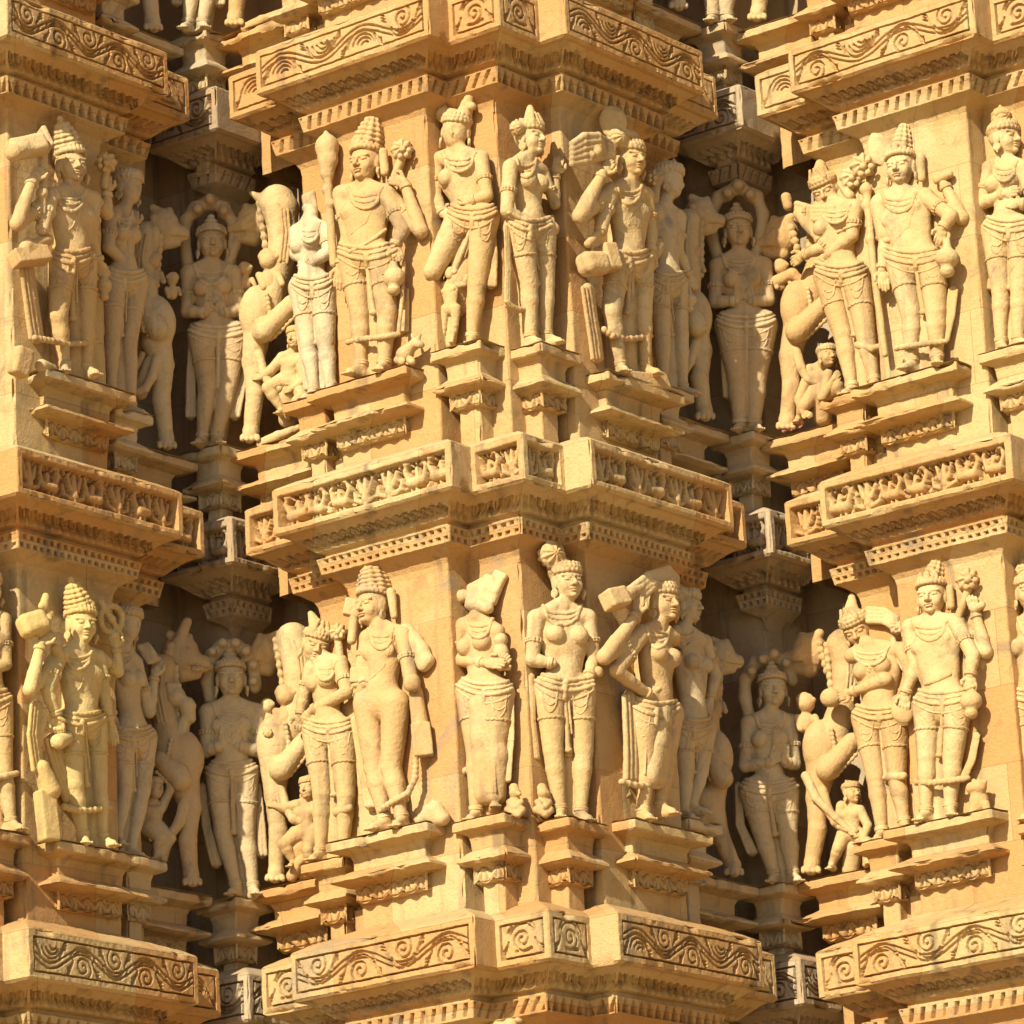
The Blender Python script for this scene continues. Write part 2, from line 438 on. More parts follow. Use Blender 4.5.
def cornice(b, lev, label, group, post=False):
    ou, ov = PERU*b, PERV*b; z = PERZ*lev
    dz = lambda pr: [(o, zz+z) for o, zz in pr]
    poly = POST if post else BUT
    root = empty('carved_cornice' if not post else 'recess_cornice', tuple(float(c) for c in W(ou-.1, ov+.1, z-.4)), label, 'cornice', group)
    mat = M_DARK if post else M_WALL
    off = (ou, ov)
    geese = lev == 0
    plain = {0, 2, 4, 7, 9, 11} if not post else ({0, 2} if lev == 1 else {0})
    panels = [i for i in range(len(poly)-1) if i not in plain]
    # which edges the camera could see: those facing left (-v) or right (+u)
    mb = MB(); sweep(mb, poly, dz(PROF_TOP), .03, .02, off=off)
    E = rounded([(p[0]+ou, p[1]+ov) for p in poly], .007)
    for i in range(len(E)):           # plain frieze faces and rounded arrises
        lst = edge_patch(E, i, 0, z-.1785, 0, z-.004, .02, .02)
        if i in plain: mb.grid(lst[0][0])
        for q in lst[1:]: mb.grid(q[0])
    sweep(mb, poly, dz(PROF_SOF), .03, .015, off=off)
    mb.build('cornice_slab', mat, root)
    for i in panels:
        L = E[i][4]; rs = .0042 if geese else .0032
        lst = edge_patch(E, i, 0, z-.1785, 0, z-.004, rs, rs)
        P, s, _, t, x = lst[0]
        sd = int((b+3)*100+(lev+3)*20+i+(50 if post else 0))
        rightface = E[i][2][1] > .5
        pat = goose_pat(sd, leafy=rightface) if geese else scroll_pat(.40 if not rightface else .33, sd)
        h = pat(s-s[:, :1], float((s[:, -1]-s[:, 0]).mean()), t, .1745, i)
        # worn patches lose their carving
        wear = sstep(.40, .62, noise(P, 4.2))
        rim = np.minimum(np.minimum(x, 1-x)*L, np.minimum(t, 1-t)*.1745)
        h = h*(1-.45*wear) - .003*wear*sstep(0, .012, rim)
        h = h*sstep(0, .004, rim)
        P = P + patch_normal(P)*h[..., None]
        m = MB(); m.grid(P); m.build('carved_panel', mat, root, sharp=60)
    mb = MB(); sweep(mb, poly, dz(PROF_TON), .03, .02, pats={1: (tongue_pat(.046), .006, .006)}, off=off)
    sweep(mb, poly, dz(PROF_MID), .03, .02, off=off)
    mb.build('tongue_moulding', mat, root)
    fp = lattice_pat() if geese else zig_pat(.052)
    mb = MB(); sweep(mb, poly, dz(PROF_FIL), .03, .02, pats={0: (fp, .0045, .0045)}, off=off)
    sweep(mb, poly, dz(PROF_UND), .03, .012, off=off)
    mb.build('fillet_moulding', mat, root)
    return root

def shaft(b, lev, label, group, post=False):      # the wall of one storey, above cornice lev
    ou, ov = PERU*b, PERV*b; z0, z1 = PERZ*lev-.385 if not post else PERZ*lev+.04, PERZ*(lev+1)-.39
    poly = [(p[0]+ou, p[1]+ov) for p in (BUT if not post else [(-2.05, -.38), (-2.05, .235+.16), (-1.72, .235+.16), (-1.72, .60), (-1.05, .60)])]
    mb = MB()
    if post:
        sweep(mb, [(-2.02+ou, -.5+ov), (-2.02+ou, .235+ov), (-1.705+ou, .235+ov), (-1.705+ou, .56+ov), (-1.0+ou, .56+ov)], [(0, z1+.36), (0, z0-.3)], .04, .04)
    else:
        sweep(mb, poly, [(-.2, z1), (-.2, z0)], .025, .025, r=.010)
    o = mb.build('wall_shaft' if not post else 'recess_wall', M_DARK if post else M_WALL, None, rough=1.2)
    props(o, label, 'wall', group)
    return o

bn = {-1: 'left', 0: 'middle', 1: 'right'}
ln = {1: 'top', 0: 'middle', -1: 'bottom', 2: 'upper'}
pn = {0: 'geese', 1: 'scrolls', -1: 'scrolls'}
desc = {(-1, 1): 'cornice with a scroll frieze in the top left corner of the picture',
        (0, 1): 'large projecting cornice with scroll frieze along the top edge, above the spear bearer',
        (1, 1): 'sunlit scroll-frieze cornice in the top right corner, above the deity with a staff',
        (-1, 0): 'cornice with a deep leafy frieze at the left edge, under the axe-bearing deity',
        (0, 0): 'central projecting cornice with a deep frieze of geese, between the two rows of statues',
        (1, 0): 'bright goose-frieze cornice at the right edge, between the rows of statues',
        (-1, -1): 'scroll-frieze cornice in the bottom left corner, under the yellow-tinted deity',
        (0, -1): 'central scroll frieze cornice along the bottom edge, below the lower row of statues',
        (1, -1): 'sunlit scroll frieze cornice in the bottom right corner of the wall'}
for (b, lev), d in desc.items():
    cornice(b, lev, d, 'carved cornices of the projecting bays')
rdesc = {(0, 1): 'short cornice corner in the left recess, above the three-headed hood',
         (0, 0): 'short cornice corner in the left recess, between the two hooded figures',
         (0, -1): 'short cornice corner at the foot of the left recess, along the bottom edge',
         (1, 1): 'short cornice corner deep in the right recess, above the smooth hooded female figure',
         (1, 0): 'short cornice corner in the right recess, below the pedestal of the smooth hooded figure',
         (1, -1): 'short cornice corner at the foot of the right recess, along the bottom edge'}
for (b, lev), d in rdesc.items():
    cornice(b, lev, d, 'recess cornices', post=True)
place = {-1: 'left', 0: 'central', 1: 'right'}; row = {1: 'above the top cornice', 0: 'behind the upper row of statues', -1: 'behind the lower row of statues', -2: 'below the bottom cornice'}
for lev in (1, 0, -1, -2):
    for b in (-1, 0, 1):
        shaft(b, lev, 'stepped sandstone wall of the %s bay, %s' % (place[b], row[lev]), 'stepped walls of the bays')
    for b in (0, 1, 2):
        w = {0: 'left recess', 1: 'right recess', 2: 'recess beyond the right edge'}[b]
        if b < 2: shaft(b, lev, 'dark weathered stone wall of the %s, %s' % (w, row[lev]), 'recess walls', post=True)

# sandy ground in front of the temple
mb = MB(); gx = np.linspace(-400, 400, 41); gy = np.linspace(-700, 60, 41)
X, Y = np.meshgrid(gx, gy); mb.grid(np.stack([X, Y, np.full(X.shape, -7.0)], -1))
g = mb.build('ground', M_GROUND, None); g['kind'] = 'structure'
# ------------------------------------------------------------------ sculpting with distance fields
VOX = 0.0030
def unit(v):
    v = np.asarray(v, float); return v/(np.linalg.norm(v)+1e-12)
def rot_zxy(yaw, pitch, roll):       # yaw>0 turns the face to the picture's right
    cy, sy = math.cos(yaw), math.sin(yaw); cp, sp = math.cos(pitch), math.sin(pitch); cr, sr = math.cos(roll), math.sin(roll)
    Rz = np.array([[cy, -sy, 0], [sy, cy, 0], [0, 0, 1]]); Rx = np.array([[1, 0, 0], [0, cp, -sp], [0, sp, cp]])
    Ry = np.array([[cr, 0, sr], [0, 1, 0], [-sr, 0, cr]])
    return Ry @ Rz @ Rx

class Clay:
    """one stone part: a list of blended shapes evaluated on a grid, then meshed"""
    def __init__(s): s.ops = []; s.G = None
    def cone(s, a, b, ra, rb, k=0.004, sub=False):
        a = np.asarray(a, float); b = np.asarray(b, float); ab = b-a; L2 = float(ab@ab)+1e-12; m = max(ra, rb)
        def f(X, Y, Z):
            x, y, z = X-a[0], Y-a[1], Z-a[2]
            t = np.clip((x*ab[0]+y*ab[1]+z*ab[2])/L2, 0, 1)
            return np.sqrt((x-t*ab[0])**2+(y-t*ab[1])**2+(z-t*ab[2])**2)-(ra+(rb-ra)*t)
        s.ops.append((f, np.minimum(a, b)-m, np.maximum(a, b)+m, k, sub))
    def chain(s, pts, r0, r1=None, k=0.002, sub=False):
        n = len(pts)-1; r1 = r0 if r1 is None else r1
        for i in range(n): s.cone(pts[i], pts[i+1], r0+(r1-r0)*i/n, r0+(r1-r0)*(i+1)/n, k, sub)
    def ell(s, c, rad, R=None, k=0.004, sub=False, mod=None):
        c = np.asarray(c, float); rad = np.asarray(rad, float); R = np.eye(3) if R is None else R   # columns: local axes
        ext = np.abs(R) @ rad if mod is None else np.abs(R) @ (rad*1.25)
        def f(X, Y, Z):
            x, y, z = X-c[0], Y-c[1], Z-c[2]
            p = [(x*R[0, i]+y*R[1, i]+z*R[2, i])/rad[i] for i in range(3)]
            k0 = np.sqrt(p[0]**2+p[1]**2+p[2]**2); k1 = np.sqrt((p[0]/rad[0])**2+(p[1]/rad[1])**2+(p[2]/rad[2])**2)+1e-9
            d = k0*(k0-1)/k1
            return d - mod(*p) if mod else d
        s.ops.append((f, c-ext, c+ext, k, sub))
    def box(s, c, half, R=None, rnd=0.004, k=0.002, sub=False):
        c = np.asarray(c, float); half = np.asarray(half, float); R = np.eye(3) if R is None else R
        ext = np.abs(R) @ half
        def f(X, Y, Z):
            x, y, z = X-c[0], Y-c[1], Z-c[2]
            q = [np.abs(x*R[0, i]+y*R[1, i]+z*R[2, i])-half[i]+rnd for i in range(3)]
            return np.sqrt(sum(np.maximum(v, 0)**2 for v in q))+np.minimum(np.maximum(np.maximum(q[0], q[1]), q[2]), 0)-rnd
        s.ops.append((f, c-ext, c+ext, k, sub))
    def ring(s, c, ax, Rr, r, k=0.001, bead=0):
        c = np.asarray(c, float); ax = unit(ax)
        e1 = unit(np.cross(ax, [0.3, .5, .81])); e2 = np.cross(ax, e1); m = Rr+r
        def f(X, Y, Z):
            x, y, z = X-c[0], Y-c[1], Z-c[2]
            h = x*ax[0]+y*ax[1]+z*ax[2]
            q = np.sqrt(np.maximum(x*x+y*y+z*z-h*h, 0))-Rr
            rr = r
            if bead:
                th = np.arctan2(x*e1[0]+y*e1[1]+z*e1[2], x*e2[0]+y*e2[1]+z*e2[2]); rr = r*(.82+.25*np.cos(th*bead))
            return np.sqrt(q*q+h*h)-rr
        s.ops.append((f, c-m, c+m, k, False))
    def grid(s):
        if s.G is not None: return s.G
        adds = [o for o in s.ops if not o[4]]
        lo = np.min([o[1] for o in adds], 0)-4*VOX; hi = np.max([o[2] for o in adds], 0)+4*VOX
        n = np.ceil((hi-lo)/VOX).astype(int)+1
        G = np.full(n, 0.05, np.float32)
        for f, a, b, k, sub in s.ops:
            m = k+3*VOX
            i0 = np.maximum(np.floor((a-m-lo)/VOX).astype(int), 0); i1 = np.minimum(np.ceil((b+m-lo)/VOX).astype(int)+1, n)
            if (i1 <= i0).any(): continue
            ax = [(lo[i]+VOX*np.arange(i0[i], i1[i])).astype(np.float32) for i in range(3)]
            d = f(ax[0][:, None, None], ax[1][None, :, None], ax[2][None, None, :]).astype(np.float32)
            w = G[i0[0]:i1[0], i0[1]:i1[1], i0[2]:i1[2]]
            if sub: d = -d; h = np.clip(.5-.5*(d-w)/k, 0, 1) if k > 0 else 0
            if not sub:
                if k > 0:
                    h = np.maximum(k-np.abs(w-d), 0)/k; w[...] = np.minimum(w, d)-h*h*k*.25
                else: np.minimum(w, d, out=w)
            else:
                h = np.maximum(k-np.abs(w-d), 0)/max(k, 1e-6); w[...] = np.maximum(w, d)+h*h*k*.25
        s.G = (G, lo); return s.G
    def mesh(s, name, mat, worn=1.0, carve=None):
        G, lo = s.grid()
        S = G < 0
        c = np.zeros(np.array(G.shape)-1, np.int8)
        for a in (0, 1):
            for b in (0, 1):
                for d in (0, 1):
                    c += S[a:G.shape[0]-1+a, b:G.shape[1]-1+b, d:G.shape[2]-1+d]
        act = (c > 0) & (c < 8)
        ids = np.full(act.shape, -1, np.int32); idx = np.argwhere(act); n = len(idx)
        if n == 0: return None
        ids[act] = np.arange(n)
        acc = np.zeros((n, 3), np.float32); cnt = np.zeros(n, np.float32)
        C = {}
        for a in (0, 1):
            for b in (0, 1):
                for d in (0, 1):
                    C[a, b, d] = G[idx[:, 0]+a, idx[:, 1]+b, idx[:, 2]+d]
        for e in range(3):
            o = [i for i in range(3) if i != e]
            for p in (0, 1):
                for q in (0, 1):
                    A = [0, 0, 0]; A[o[0]] = p; A[o[1]] = q; B = A[:]; B[e] = 1
                    va, vb = C[tuple(A)], C[tuple(B)]
                    m = (va < 0) != (vb < 0)
                    t = np.where(m, va/(va-vb+1e-12), 0)
                    P = np.zeros((n, 3), np.float32); P[:, o[0]] = p; P[:, o[1]] = q; P[:, e] = t
                    acc += P*m[:, None]; cnt += m
        V = (idx+acc/cnt[:, None])*VOX+lo
        Q = []
        for e in range(3):
            o = [i for i in range(3) if i != e]
            sl0 = [slice(None)]*3; sl1 = [slice(None)]*3
            sl0[e] = slice(0, G.shape[e]-1); sl1[e] = slice(1, G.shape[e])
            ch = S[tuple(sl0)] != S[tuple(sl1)]
            E_ = np.argwhere(ch); E_ = E_[(E_[:, o[0]] > 0) & (E_[:, o[1]] > 0) & (E_[:, o[0]] < G.shape[o[0]]-1) & (E_[:, o[1]] < G.shape[o[1]]-1)]
            ins = S[E_[:, 0], E_[:, 1], E_[:, 2]]
            def cid(a, b):
                I = E_.copy(); I[:, o[0]] -= a; I[:, o[1]] -= b; return ids[I[:, 0], I[:, 1], I[:, 2]]
            q = np.stack([cid(1, 1), cid(0, 1), cid(0, 0), cid(1, 0)], 1)
            flip = ins if e != 1 else ~ins
            q[~flip] = q[~flip][:, ::-1]
            Q.append(q)
        Q = np.concatenate(Q); Q = Q[(Q >= 0).all(1)]
        V = V + worn*(noise3(V, 90)*0.0009+noise3(V, 34)*0.0009+noise3(V, 9)*0.0020)
        return raw_mesh(name, V, Q, mat)

class Figure:
    """a carved stone figure laid out from its joints as the photograph shows them; every joint gets its own depth"""
    def __init__(s, name, label, cat, group, slot, b, lev, wy, mat, vox=None):
        su, sv = slot; p = W(su+PERU*b, sv+PERV*b, PERZ*lev+.4)
        s.y0 = float(p[1]); s.tw = math.tan(R(wy)); s.mat = mat; s.wy = R(wy)
        s.s = float(((p-CAM)@fw)/F_PX)
        s.bx = 512+F_PX*float((p-CAM)@RT)/float((p-CAM)@fw)
        s.name, s.label, s.cat, s.group = name, label, cat, group
        s.P = {}; s.lowz = None
    def part(s, n): return s.P.setdefault(n, Clay())
    def J(s, p):
        d = p[2] if len(p) > 2 else 0.0
        d = d-(p[0]-s.bx)*s.tw
        return at(p[0], p[1], s.y0-d*s.s)
    fat = 1.0
    def e(s, part, a, ra, b=None, rb=None, k=2.0):      # blob or limb in photo units
        if part == 'body': ra = ra*s.fat; rb = None if rb is None else rb*s.fat
        A = s.J(a); B = A+1e-5 if b is None else s.J(b)
        s.part(part).cone(A, B, ra*s.s, (ra if rb is None else rb)*s.s, k*s.s)
    def ce(s, part, pts, r0, r1=None, k=2.0):
        s.part(part).chain([s.J(p) for p in pts], r0*s.s, None if r1 is None else r1*s.s, k*s.s)
    def el(s, part, c, rx, ry, rz, roll=0, yaw=0, k=2.0, mod=None, sub=False):   # rx across, ry deep, rz tall
        q = s.fat if part == 'body' and not sub else 1.0
        s.part(part).ell(s.J(c), np.array([rx, ry, rz])*s.s*q, rot_zxy(R(yaw), 0, R(roll)), k*s.s, sub, mod)
    def bx_(s, part, c, hx, hy, hz, roll=0, yaw=0, rnd=1.5, k=1.0):
        s.part(part).box(s.J(c), np.array([hx, hy, hz])*s.s, rot_zxy(R(yaw), 0, R(roll)), rnd*s.s, k*s.s)
    def snap(s, p):                                     # lay a point on the body's visible surface
        G, lo = s.part('body').grid()
        for y in np.arange(s.y0-.42, s.y0+.30, .003):
            q = at(p[0], p[1], y); i = np.round((q-lo)/VOX).astype(int)
            if (i >= 0).all() and (i < G.shape).all() and G[i[0], i[1], i[2]] < 0: return q
        return None
    def drape(s, part, pts, r, r1=None, n=None, lift=0.25):
        out = []
        for a, b in zip(pts[:-1], pts[1:]):
            m = n or max(2, int(math.hypot(a[0]-b[0], a[1]-b[1])/3))
            for t in np.linspace(0, 1, m, endpoint=False):
                out.append((a[0]+(b[0]-a[0])*t, a[1]+(b[1]-a[1])*t))
        out.append(pts[-1][:2])
        run = []
        c = s.part(part)
        def flush():
            if len(run) > 1: c.chain(run, r*s.s, (r1 or r)*s.s, .3*s.s)
        for q in out:
            w = s.snap(q)
            if w is None or (run and np.linalg.norm(w-run[-1]) > 12*s.s): flush(); run = [] if w is None else [w]
            else: run.append(w)
        flush()
    # -------------------------------------------------- anatomy
    def head(s, c, hh, yaw=0, pitch=0, roll=0, style='crown', top=None, face=True, ear=True, bun=None, tall=1.0):
        H = hh*1.10*s.s; C = s.J(c); Rm = rot_zxy(R(yaw), R(pitch), R(roll)); B = s.part('body'); D = s.part('headdress')
        L = lambda x, y, z: C+Rm@(np.array([x, y, z])*H)
        def E(P, x, y, z, rx, ry, rz, k=.05, sub=False): P.ell(L(x, y, z), np.array([rx, ry, rz])*H, Rm, k*H, sub)
        def K(P, a, b, ra, rb, k=.03, sub=False): P.cone(L(*a), L(*b), ra*H, rb*H, k*H, sub)
        E(B, 0, .06, .12, .40, .45, .43)
        E(B, 0, -.08, -.10, .345, .33, .45, .10)
        E(B, 0, -.16, -.35, .20, .19, .16, .08)
        if face:
            for g in (-1, 1):
                E(B, g*.17, -.27, -.16, .14, .12, .15, .08)
                K(B, (g*.29, -.33, .11), (g*.05, -.41, .085), .03, .035, .04)
                E(B, g*.16, -.45, .0, .125, .09, .066, .035, True)
                E(B, g*.155, -.355, -.015, .105, .065, .052, .012)
                K(B, (g*.055, -.425, -.045), (g*.26, -.37, -.04), .016, .016, .012, True); K(B, (g*.06, -.415, .045), (g*.26, -.365, .035), .014, .012, .010)
                E(B, g*.058, -.43, -.155, .05, .06, .042, .02)
            K(B, (0, -.40, .07), (0, -.515, -.135), .036, .062, .035)
            E(B, 0, -.405, -.262, .125, .06, .032, .01); E(B, 0, -.395, -.318, .10, .062, .034, .01)
            K(B, (-.16, -.435, -.288), (.16, -.435, -.288), .019, .019, .010, True); K(B, (-.09, -.42, -.372), (.09, -.42, -.372), .02, .02, .03, True)
            E(B, 0, -.33, -.43, .10, .09, .075, .04)
        else:                                            # broken face
            E(B, 0, -.40, -.12, .07, .07, .13, .06); E(B, .12, -.44, -.02, .13, .07, .10, .06, True); E(B, -.14, -.45, -.22, .12, .07, .10, .06, True); K(B, (-.2, -.43, .1), (.2, -.41, -.34), .02, .02, .02, True)
        if ear:
            for g in (-1, 1):
                E(B, g*.385, .02, -.06, .06, .13, .20, .03)
                er = s.part('earring#%d' % g); er.ring(L(g*.43, -.02, -.33), Rm@np.array([1., .25, 0]), .085*H, .045*H, .01*H); er.cone(L(g*.43, -.02, -.33), L(g*.44, -.03, -.5), .05*H, .03*H, .02*H)
        if style in ('crown', 'chignon', 'tiara', 'hood'):
            def band(z, rx, ry, r, n):
                th = np.linspace(0, 2*math.pi, n, endpoint=False)
                for t in th: D.cone(L(rx*math.cos(t), .05+ry*math.sin(t), z-.05*math.sin(t)), L(rx*math.cos(t), .05+ry*math.sin(t), z+.01-.05*math.sin(t)), r*H, r*H, .02*H)
            band(.30, .40, .45, .072, 26)
            band(.40, .39, .43, .055, 22)
        if style == 'crown':
            T = s.J(top) if top else L(0, .08, 1.25)
            b0 = L(0, .06, .36); ax = T-b0; hgt = np.linalg.norm(ax); ax = ax/hgt
            e1 = unit(np.cross(ax, Rm[:, 1])); Rc = np.stack([e1, np.cross(ax, e1), ax], 1)
            for i in range(8):
                t = i/7; r = (.36*(1-t**1.8)**.7+.08)*H*tall**.5
                D.ell(b0+ax*hgt*t*.93, (r, r, .10*hgt+.02*H), Rc, .015*H, False, lambda p, q, w: .020*H*np.cos(np.arctan2(p, q)*9)*np.clip(1.2-np.abs(w), 0, 1))
            D.ell(T, (.09*H, .09*H, .1*H), Rc, .02*H)
            for g in (-.6, 0, .6):                       # plaques on the crown's front
                a = L(.36*math.sin(g), -.36*math.cos(g)+.05, .52); D.ell(a, (.10*H, .07*H, .16*H), Rm, .02*H)
        elif style in ('chignon', 'tiara'):
            E(D, 0, .08, .26, .43, .47, .34, .02)
            for i in range(9):
                g = -1.2+2.4*i/8; D.ell(L(.40*math.sin(g), .04-.44*math.cos(g), .26), (.075*H,)*3, None, .01*H)
            for i in range(7):                            # strands combed back
                g = -1.1+2.2*i/6
                K(D, (.40*math.sin(g), .04-.40*math.cos(g), .36), (.22*math.sin(g), .16, .62), .05, .04, .015)
            if bun:
                bc = s.J(bun[0]); rb = bun[1]*s.s
                D.cone(L(0, .15, .35), bc, .28*H, rb*.8, .1*H)
                D.ell(bc, (rb, rb*.9, rb*.85), Rm, .05*H, False, lambda p, q, w: .07*rb*np.cos(9*np.arctan2(w, p)))
                for i in range(5):
                    a = 2*math.pi*i/5; D.cone(bc+rb*.75*(Rm@np.array([math.cos(a), -.3, math.sin(a)])), bc+rb*.95*(Rm@np.array([math.cos(a+.6), -.2, math.sin(a+.6)])), .24*rb, .16*rb, .05*rb)
            if style == 'tiara':
                T = s.J(top) if top else L(0, -.05, .95)
                D.cone(L(0, -.10, .38), T, .30*H, .10*H, .05*H)
                for g in (-.22, 0, .22): D.cone(L(g, -.32, .42), L(g*.6, -.26, .74), .09*H, .05*H, .02*H)
        elif style == 'hood':
            for i in range(4): E(D, 0, .06, .42+.13*i, .36-.08*i, .36-.08*i, .10, .02)
        return L, H, Rm
    def hand(s, w, t, part='body', hs=None, thumb=1, curl=.3):
        H = hs or s.H; d = unit(t-w); Lh = max(np.linalg.norm(t-w), .5*H)
        n = np.array([0, -1., 0]); n = unit(n-d*(n@d)) if abs(d[1]) < .95 else np.array([0, 0, 1.]); sd_ = np.cross(d, n)
        P = s.part(part)
        P.ell(w+d*.30*Lh, (.165*H, .085*H, .30*Lh), np.stack([sd_, n, d], 1), .03*H)
        for i, ln in zip((-1.5, -.5, .5, 1.5), (.42, .50, .47, .36)):
            b = w+d*.48*Lh+sd_*i*.082*H; m = b+d*ln*.5*Lh+n*.03*H; e = m+d*ln*.55*Lh*(1-.3*curl)-n*curl*.12*H
            P.cone(b, m, .053*H, .048*H, .01*H); P.cone(m, e, .048*H, .038*H, .008*H)
        b = w+d*.16*Lh+sd_*thumb*.13*H; m = b+d*.18*Lh+sd_*thumb*.11*H+n*.05*H
        P.cone(b, m, .065*H, .055*H, .03*H); P.cone(m, m+d*.20*Lh+n*.02*H, .055*H, .042*H, .01*H)
    def foot(s, a, yaw):
        H = s.H; f = np.array([math.sin(yaw), -math.cos(yaw), 0]); sd_ = np.array([math.cos(yaw), math.sin(yaw), 0]); z = np.array([0, 0, 1.])
        P = s.part('body'); h = a-f*.10*H-z*.20*H
        P.cone(a, h, .16*H, .165*H, .08*H)
        P.cone(h-z*.02*H, a+f*.45*H-z*.27*H, .15*H, .11*H, .10*H); P.cone(a-z*.02*H, a+f*.40*H-z*.22*H, .13*H, .09*H, .08*H)
        for i in range(5):
            o = (i-2)*.062*H; L_ = .20-.02*abs(i-1)
            P.cone(a+f*.42*H+sd_*o-z*.285*H, a+f*(.44+L_)*H+sd_*o*1.15-z*.305*H, .048*H, .036*H, .012*H)
    def body(s, hh, nk, sl, sr, pl, pr, kl, kr, al, ar, arms=(), sex='m', back=False, hd=None, belly=0, thick=1.0, fyaw=None, leg=1.0, armr=1.0, hem=True, jewel=True, skirt=False, belt=True, backing=True):
        """joints: neck, shoulders, hips, knees, ankles (picture left / right)"""
        H = s.H = hh*1.09*s.s; B = s.part('body'); J = s.J
        NK, SL, SR, PL, PR, KL, KR, AL, AR = map(J, (nk, sl, sr, pl, pr, kl, kr, al, ar))
        ms = (SL+SR)/2; pv = (PL+PR)/2; up = unit(ms-pv); r = unit(SR-SL); r = unit(r-up*(r@up)); f = np.cross(r, up)
        if back: f = -f
        fem = sex == 'f'
        cw = np.linalg.norm(SR-SL)/2
        wch = min(max(cw*.92, .52*H), .85*H)*thick
        Rt = np.stack([r, f, up], 1)
        Lt = np.linalg.norm(ms-pv)
        C = ms-up*.30*Lt; Wc = pv+up*.42*Lt
        hipr = unit(PR-PL); hipr = unit(hipr-up*(hipr@up)); Rp = np.stack([hipr, np.cross(hipr, up), up], 1)
        hw = np.linalg.norm(PR-PL)/2
        B.ell(C, (wch, .40*H, .36*Lt), Rt, .05*H)
        B.ell(Wc+f*belly*.1*H, (wch*(.76 if fem else .83), .34*H, .34*Lt), Rt, .18*H)
        B.ell(pv+up*.04*Lt, (max(hw*1.25, .58*H), .43*H, .31*Lt), Rp, .18*H)
        B.cone(SL, SR, .235*H, .235*H, .10*H)
        for q in (SL, SR): B.cone(NK+up*.05*H, q, .19*H, .20*H, .10*H)
        if hd is not None: B.cone(NK-up*.1*H, J(hd)-np.array([0, 0, .15*H]), .22*H, .20*H, .05*H)
        if fem and not back:
            for g in (-1, 1): B.ell(C+r*g*wch*.47+f*.30*H+up*.05*H, (.285*H, .27*H, .28*H), Rt, .045*H)
        elif not back:
            for g in (-1, 1): B.ell(C+r*g*wch*.45+f*.27*H+up*.08*H, (.30*H, .14*H, .22*H), Rt, .08*H)
        if not back:
            B.ell(Wc+f*.34*H-up*.10*Lt, (.045*H, .08*H, .05*H), Rt, .03*H, True)
            B.ell(Wc+f*.12*H-up*.16*Lt, (.36*H, .28*H, .20*Lt), Rt, .12*H)
        else:
            B.cone(C+f*-.43*H, Wc-f*.36*H, .04*H, .04*H, .08*H, True)
        # legs
        tr = (.42 if fem else .38)*leg
        for Pq, Kq, Aq in ((PL, KL, AL), (PR, KR, AR)):
            B.cone(Pq, Kq, tr*H, .265*H*leg, .10*H)
            mid = Kq*.68+Aq*.32
            B.cone(Kq, mid, .25*H*leg, .25*H*leg, .06*H); B.cone(mid, Aq, .245*H*leg, .15*H*leg, .05*H)
            B.ell(Kq+np.array([0, -.12*H, 0]), (.17*H, .15*H, .18*H), None, .06*H)
        if backing:
            wn = np.array([math.sin(s.wy)*-.55, 1.0, 0])*H*.50; ma = (AL+AR)/2; mk = (KL+KR)/2
            B.cone(ms+wn*1.1-up*.2*H, pv+wn, .45*H, .55*H, .04*H); B.cone(pv+wn, mk+wn*1.05, .52*H, .46*H, .04*H); B.cone(mk+wn*1.05, ma+wn*1.05-np.array([0, 0, .25*H]), .46*H, .42*H, .03*H)
        fy = s.wy*.6 if fyaw is None else R(fyaw)
        s.foot(AL, fy-.25); s.foot(AR, fy+.25)
        for q in (AL, AR):
            z = q[2]-.34*H
            s.lowz = z if s.lowz is None else min(s.lowz, z)
        jw = jewel
        for na, arm in enumerate(arms):
            a = dict(r=1.0, hand=True, thumb=1, curl=.4); a.update(arm[4] if len(arm) > 4 else {})
            S_, E_, Wr = J(arm[0]), J(arm[1]), J(arm[2]); k = a['r']*armr
            B.cone(S_, E_, .235*H*k, .195*H*k, .06*H); B.cone(E_, S_*.12+E_*.88, .20*H*k, .2*H*k, .02*H)
            md = E_*.65+Wr*.35
            B.cone(E_, md, .195*H*k, .19*H*k, .03*H); B.cone(md, Wr, .19*H*k, .125*H*k, .03*H)
            if a['hand']: s.hand(Wr, J(arm[3]), thumb=a['thumb'], curl=a['curl'])
            if jw:
                ax = E_-S_; j = s.part('armlet#%d' % na)
                for t, rr in ((.52, .05), (.52+.07*H/np.linalg.norm(ax), .04)): j.ring(S_+ax*t, ax, (.235-.04*t)*H*k+.008*H, rr*H, 0.001, 14)
                ax = Wr-E_; j = s.part('bracelet#%d' % na)
                for t in (.93-.065*H/np.linalg.norm(ax), .93): j.ring(E_+ax*t, ax, (.19-.065*max(t-.35, 0)/.65)*H*k+.008*H, .04*H)
        s.core = dict(NK=NK, ms=ms, pv=pv, up=up, r=r, f=f, C=C, Wc=Wc, Lt=Lt, H=H, wch=wch)
        # jewels and cloth
        if jewel:
            for na, (K_, A_) in enumerate(((KL, AL), (KR, AR))):
                j = s.part('anklet#%d' % na)
                for t in (.93, .93+.07*H/np.linalg.norm(A_-K_)): j.ring(K_+(A_-K_)*t, A_-K_, .165*H*leg, .038*H)
        if hem:
            for na, (Pq, Kq) in enumerate(((PL, KL), (PR, KR))):
                ax = Kq-Pq; cl = s.part('garment_hem#%d' % na)
                cl.ring(Pq+ax*.50, ax, ((tr+.265*leg)/2+.012)*H, .028*H)
                cl.ring(Pq+ax*(.50+.04*H/np.linalg.norm(ax)), ax, ((tr+.265*leg)/2+.008)*H, .024*H, .001, 18)
        s.px = dict(nk=nk, sl=sl, sr=sr, pl=pl, pr=pr, kl=kl, kr=kr, al=al, ar=ar)
        s.fem = fem
        s.dobelt = belt; s.back = back; s.jw = jewel
